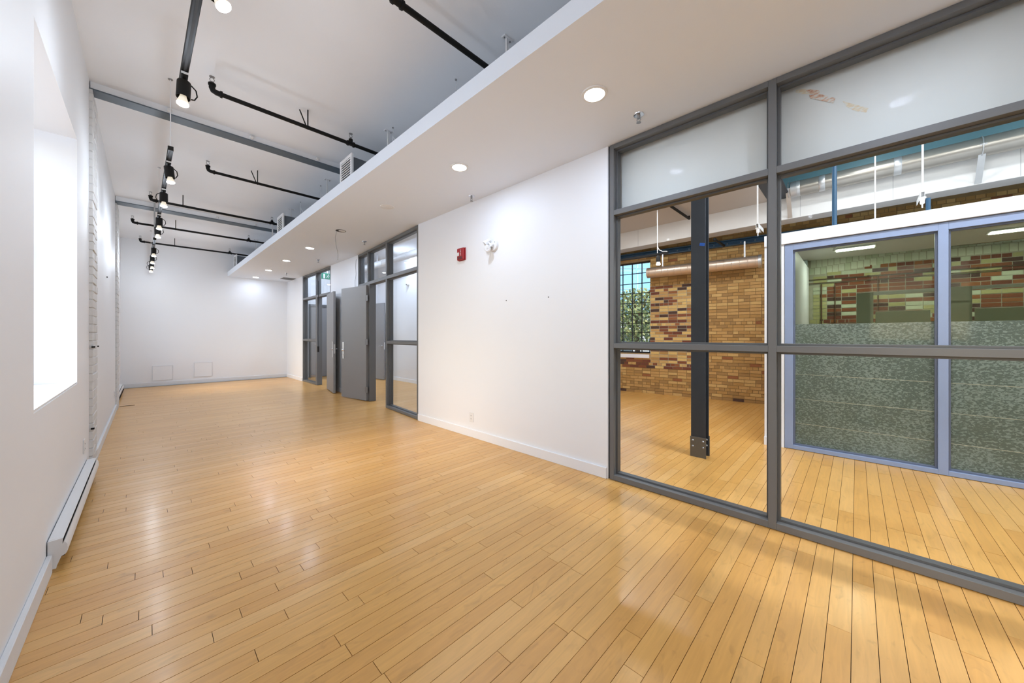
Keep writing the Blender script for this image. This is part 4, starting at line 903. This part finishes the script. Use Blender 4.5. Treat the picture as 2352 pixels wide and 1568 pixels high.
# ================================================================== glazed room with blue frame and frosted film
XG = 4.91
HZ = 2.364
g0, g1 = .571, -3.9
t = struct('wall_glazed_room', 'white end wall and header of the inner glazed room', 'wall', (XG, .66, 0))
MB().box(XG-.001, 7.70, .575, .755, 0, HZ).build('end_wall', 'header_white', t)
MB().box(XG-.02, XG+.10, g1, .755, 2.243, HZ).build('header', 'header_white', t, bevel=.002)
MB().prism([(XG+.1005, g1, 2.25), (XG+.1005, g1, 2.36), (5.80, g1, 2.545), (8.0, g1, 2.545), (8.0, g1, 2.515), (5.80, g1, 2.515), (XG+.16, g1, 2.25)], (0, .755-g1, 0)).build('room_ceiling', 'office_paint', t)
MB().box(XG-.02, XG-.001, .60, .757, 0, .09).build('skirting', 'header_white', t)
JG = [(0, .072), (1.09, 1.150), (2.19, 2.25), (3.3, 3.36), (4.40, 4.47)]
jb = [(a, b, .004, 2.236) for a, b in JG]; rl = []; pn = []; film = []
for a, b in zip(JG[:-1], JG[1:]):
    rl += [(a[1], b[0], .004, .045), (a[1], b[0], 2.17, 2.236)]
    pn.append((a[1], b[0], .045, 2.17))
SG = screen('window_7', 'pale blue framed glass wall with frosted lower film', (XG, g0, 0), -math.pi/2, jb, rl, pn, depth=.09, fm='frame_blue', bm_='frame_blue_dark', gm='green_glass', glass_off=.062, bead=.016, beadfrom=.03)
for a, b in zip(JG[:-1], JG[1:]):
    o = MB().box(a[1]+.016, b[0]-.016, .059, .0605, .061, 1.36).build('frosted_film', 'frost_film', SG, world=False); o['label'] = 'frosted film with leaf-like pattern'
    for z in (.815, .548, .28): MB().box(a[1]+.016, b[0]-.016, .0575, .0588, z-.0018, z+.0018).build('film_seam', 'stall_beige', SG, world=False)  # thin pale lines across the frosted film
# inside the glazed room
def stall(name, label, Xs, items):
    t = thing(name, label, 'stall panel', (Xs, items[0][0], 0))
    for (y0, y1, z0, z1, nm, m, th) in items: MB().box(Xs, Xs+th, min(y0, y1), max(y0, y1), z0, z1).build(nm, m, t, bevel=.002)
    return t
XSL = 6.7
def yc(px): return onx(px, 700, XSL).y
yA0, yA1, yB1, yC0, yC1 = yc(1967), yc(2006), yc(2146), yc(2183), yc(2233)
stall('stall_front', 'beige stall front with short door, nearer the white end wall', XSL, [(yA0, yA1, .0, 1.815, 'post_panel', 'stall_beige', .03), (yA1, yB1, 1.775, 1.815, 'head_rail', 'stall_rail', .04), (yA1-.02, yB1+.03, .25, 1.555, 'short_door', 'stall_beige', .022)])
stall('stall_front', 'beige stall front with short door at the picture edge', XSL, [(yC0+.02, yC1, .0, 1.815, 'post_panel', 'stall_beige', .03), (yC1, yC1-.55, 1.775, 1.815, 'head_rail', 'stall_rail', .04), (yC1-.02, yC1-.53, .25, 1.555, 'short_door', 'stall_beige', .022)])
t = thing('pale_pipe_casing', 'pale blue boxed pipe casing beside the inner brickwork', 'casing', tuple(bw(3.2, 0, .06)))
q = MB(); bbox(q, 3.10, 3.275, 0, 2.51, .008, .12); q.build('casing', 'pale_blue_post', t, bevel=.004)
q = MB(); bbox(q, 3.275, 3.29, 0, 2.51, .008, .02); q.build('edge_strip', 'stall_beige', t)
def rpipe(label, pts, r):
    q = MB().tube(pts, r, 8); t = thing('wall_conduit', label, 'conduit', tuple(pts[0])); q.build('pipe', 'rust_pipe', t, True)
    for p in (0.3, .75):
        c = Vector(pts[0]).lerp(Vector(pts[-1]), p); MB().lathe(c, Vector(pts[-1])-Vector(pts[0]), [(r*1.9, -.012), (r*1.9, .012)], 10).build('clamp', 'rust_pipe', t)
rpipe('upper rusty conduit across the inner brickwork', [bw(3.29, 2.182, .03), bw(5.7, 2.182, .03)], .006)
rpipe('lower rusty conduit across the inner brickwork', [bw(3.29, 2.12, .03), bw(5.7, 2.135, .03)], .006)
rpipe('rusty vertical conduit nearest the pale casing', [bw(3.455, 2.10, .03), bw(3.455, .1, .03)], .009)
rpipe('rusty vertical conduit second from the pale casing', [bw(3.623, 2.08, .03), bw(3.623, .1, .03)], .008)
rpipe('rusty vertical conduit behind the stall front', [bw(4.118, 2.17, .03), bw(4.118, .1, .03)], .009)
def led(label, px, py, X=None):
    p = onz(px, py, 2.515); t = thing('oval_ceiling_light', label, 'ceiling light', (p.x, p.y, 2.515))
    MB().box(p.x-.10, p.x+.10, p.y-.22, p.y+.22, 2.497, 2.515).build('housing', 'white_plastic', t, bevel=.004)
    MB().box(p.x-.085, p.x+.085, p.y-.20, p.y+.20, 2.490, 2.497).build('diffuser', 'led_glow', t)
    lamp('lamp_light', 'AREA', (p.x, p.y, 2.482), P_GLASS, (1, .97, .90), t, size=.3)
led('flat ceiling light in the glazed room nearer the end wall', 1963, 568)
led('flat ceiling light in the glazed room at the picture edge', 2338, 524)
p = onz(1916, 566, 2.515)
t = thing('inner_sprinkler', 'small sprinkler ring on the glazed room ceiling', 'sprinkler', (p.x, p.y, 2.515))
MB().lathe((p.x, p.y, 2.515), (0, 0, -1), [(.035, 0), (.035, .008), (.012, .012), (.012, .05), (.02, .052), (.02, .056)], 14).build('head', 'chrome', t, True)
# ================================================================== outside the gridded window
tag(MB().box(-80, XLo-.5, -60, 70, -1.3, -1.2).build('ground_yard', 'pale_paving'), 'pale paved yard outside the plastered wall windows', 'yard', None, 'structure')  # unseen pale ground added to bounce daylight up to the ceiling
tag(MB().box(8.8, 60, -20, 60, -.9, -.8).build('ground_street', 'street'), 'grey street surface outside the gridded window', 'street', None, 'structure')
def outp(px, dep):
    d = ray(px, CY); d = d/FPX; return CAM+d*dep
c = outp(1462, 15.0); t = thing('street_tree', 'leafy green street tree outside the gridded window', 'tree', (c.x, c.y, -.8))
MB().tube([(c.x, c.y, -.8), (c.x+.1, c.y, .6), (c.x, c.y+.1, 2.0), (c.x-.1, c.y+.1, 3.2)], [.13, .11, .09, .05], 10).build('trunk', 'bark', t, True)
for k in range(6):
    a = k*1.05; MB().tube([(c.x, c.y, 1.0+.2*k), (c.x+.6*math.cos(a), c.y+.6*math.sin(a), 1.6+.28*k), (c.x+1.0*math.cos(a), c.y+1.0*math.sin(a), 2.0+.3*k)], [.04, .028, .012], 6).build('branch', 'bark', t, True)
q = MB(); rt = random.Random(5)
for k in range(3600):
    while True:
        v = Vector((rt.uniform(-1, 1), rt.uniform(-1, 1), rt.uniform(-1, 1)))
        if v.length < 1: break
    p = c+Vector((v.x*1.45, v.y*1.45, 1.95-c.z+v.z*1.3)); n = Vector((rt.uniform(-1, 1), rt.uniform(-1, 1), rt.uniform(-.3, 1))).normalized(); a = n.orthogonal().normalized(); b = n.cross(a); s = rt.uniform(.05, .11)
    q.add([p-a*s, p+b*s*.5, p+a*s, p-b*s*.5], [(0, 1, 2, 3)], 0 if rt.random() < .62 else 1)
o = q.build('foliage', ['leaf_green', 'leaf_yellow'], t); o['kind'] = 'stuff'
def building(label, px, dep, w, h, depth, body, z0=-.8, cols=8, rows=6, winm='facade_window', framem='facade_frame', gap=.35):
    c = outp(px, dep); rz = -YAW; t = thing('street_building', label, 'building', (c.x, c.y, z0), rz)
    MB().box(-w/2, w/2, 0, depth, 0, h).build('block', body, t, world=False)
    for i in range(cols):
        for j in range(rows):
            x0 = -w/2+w*(i+gap/2)/cols; x1 = -w/2+w*(i+1-gap/2)/cols; za = h*(j+gap/2)/rows; zb_ = h*(j+1-gap/2)/rows
            f = MB().box(x0, x1, -.06, -.001, za, zb_).build('window', framem, t, world=False); MB().box(x0+.05, x1-.05, -.08, -.061, za+.05, zb_-.05).build('pane', winm, f, world=False)
    MB().box(-w/2-.1, w/2+.1, -.15, depth, h, h+.15).build('cornice', framem, t, world=False)
building('tall blue glass office block beyond the street tree', 1440, 46, 22, 24, 8, 'facade_glass', cols=9, rows=9, winm='facade_glass', gap=.12)
building('low grey street building behind the street tree', 1470, 26, 14, 3.4, 5, 'facade_grey', cols=6, rows=1, gap=.5)
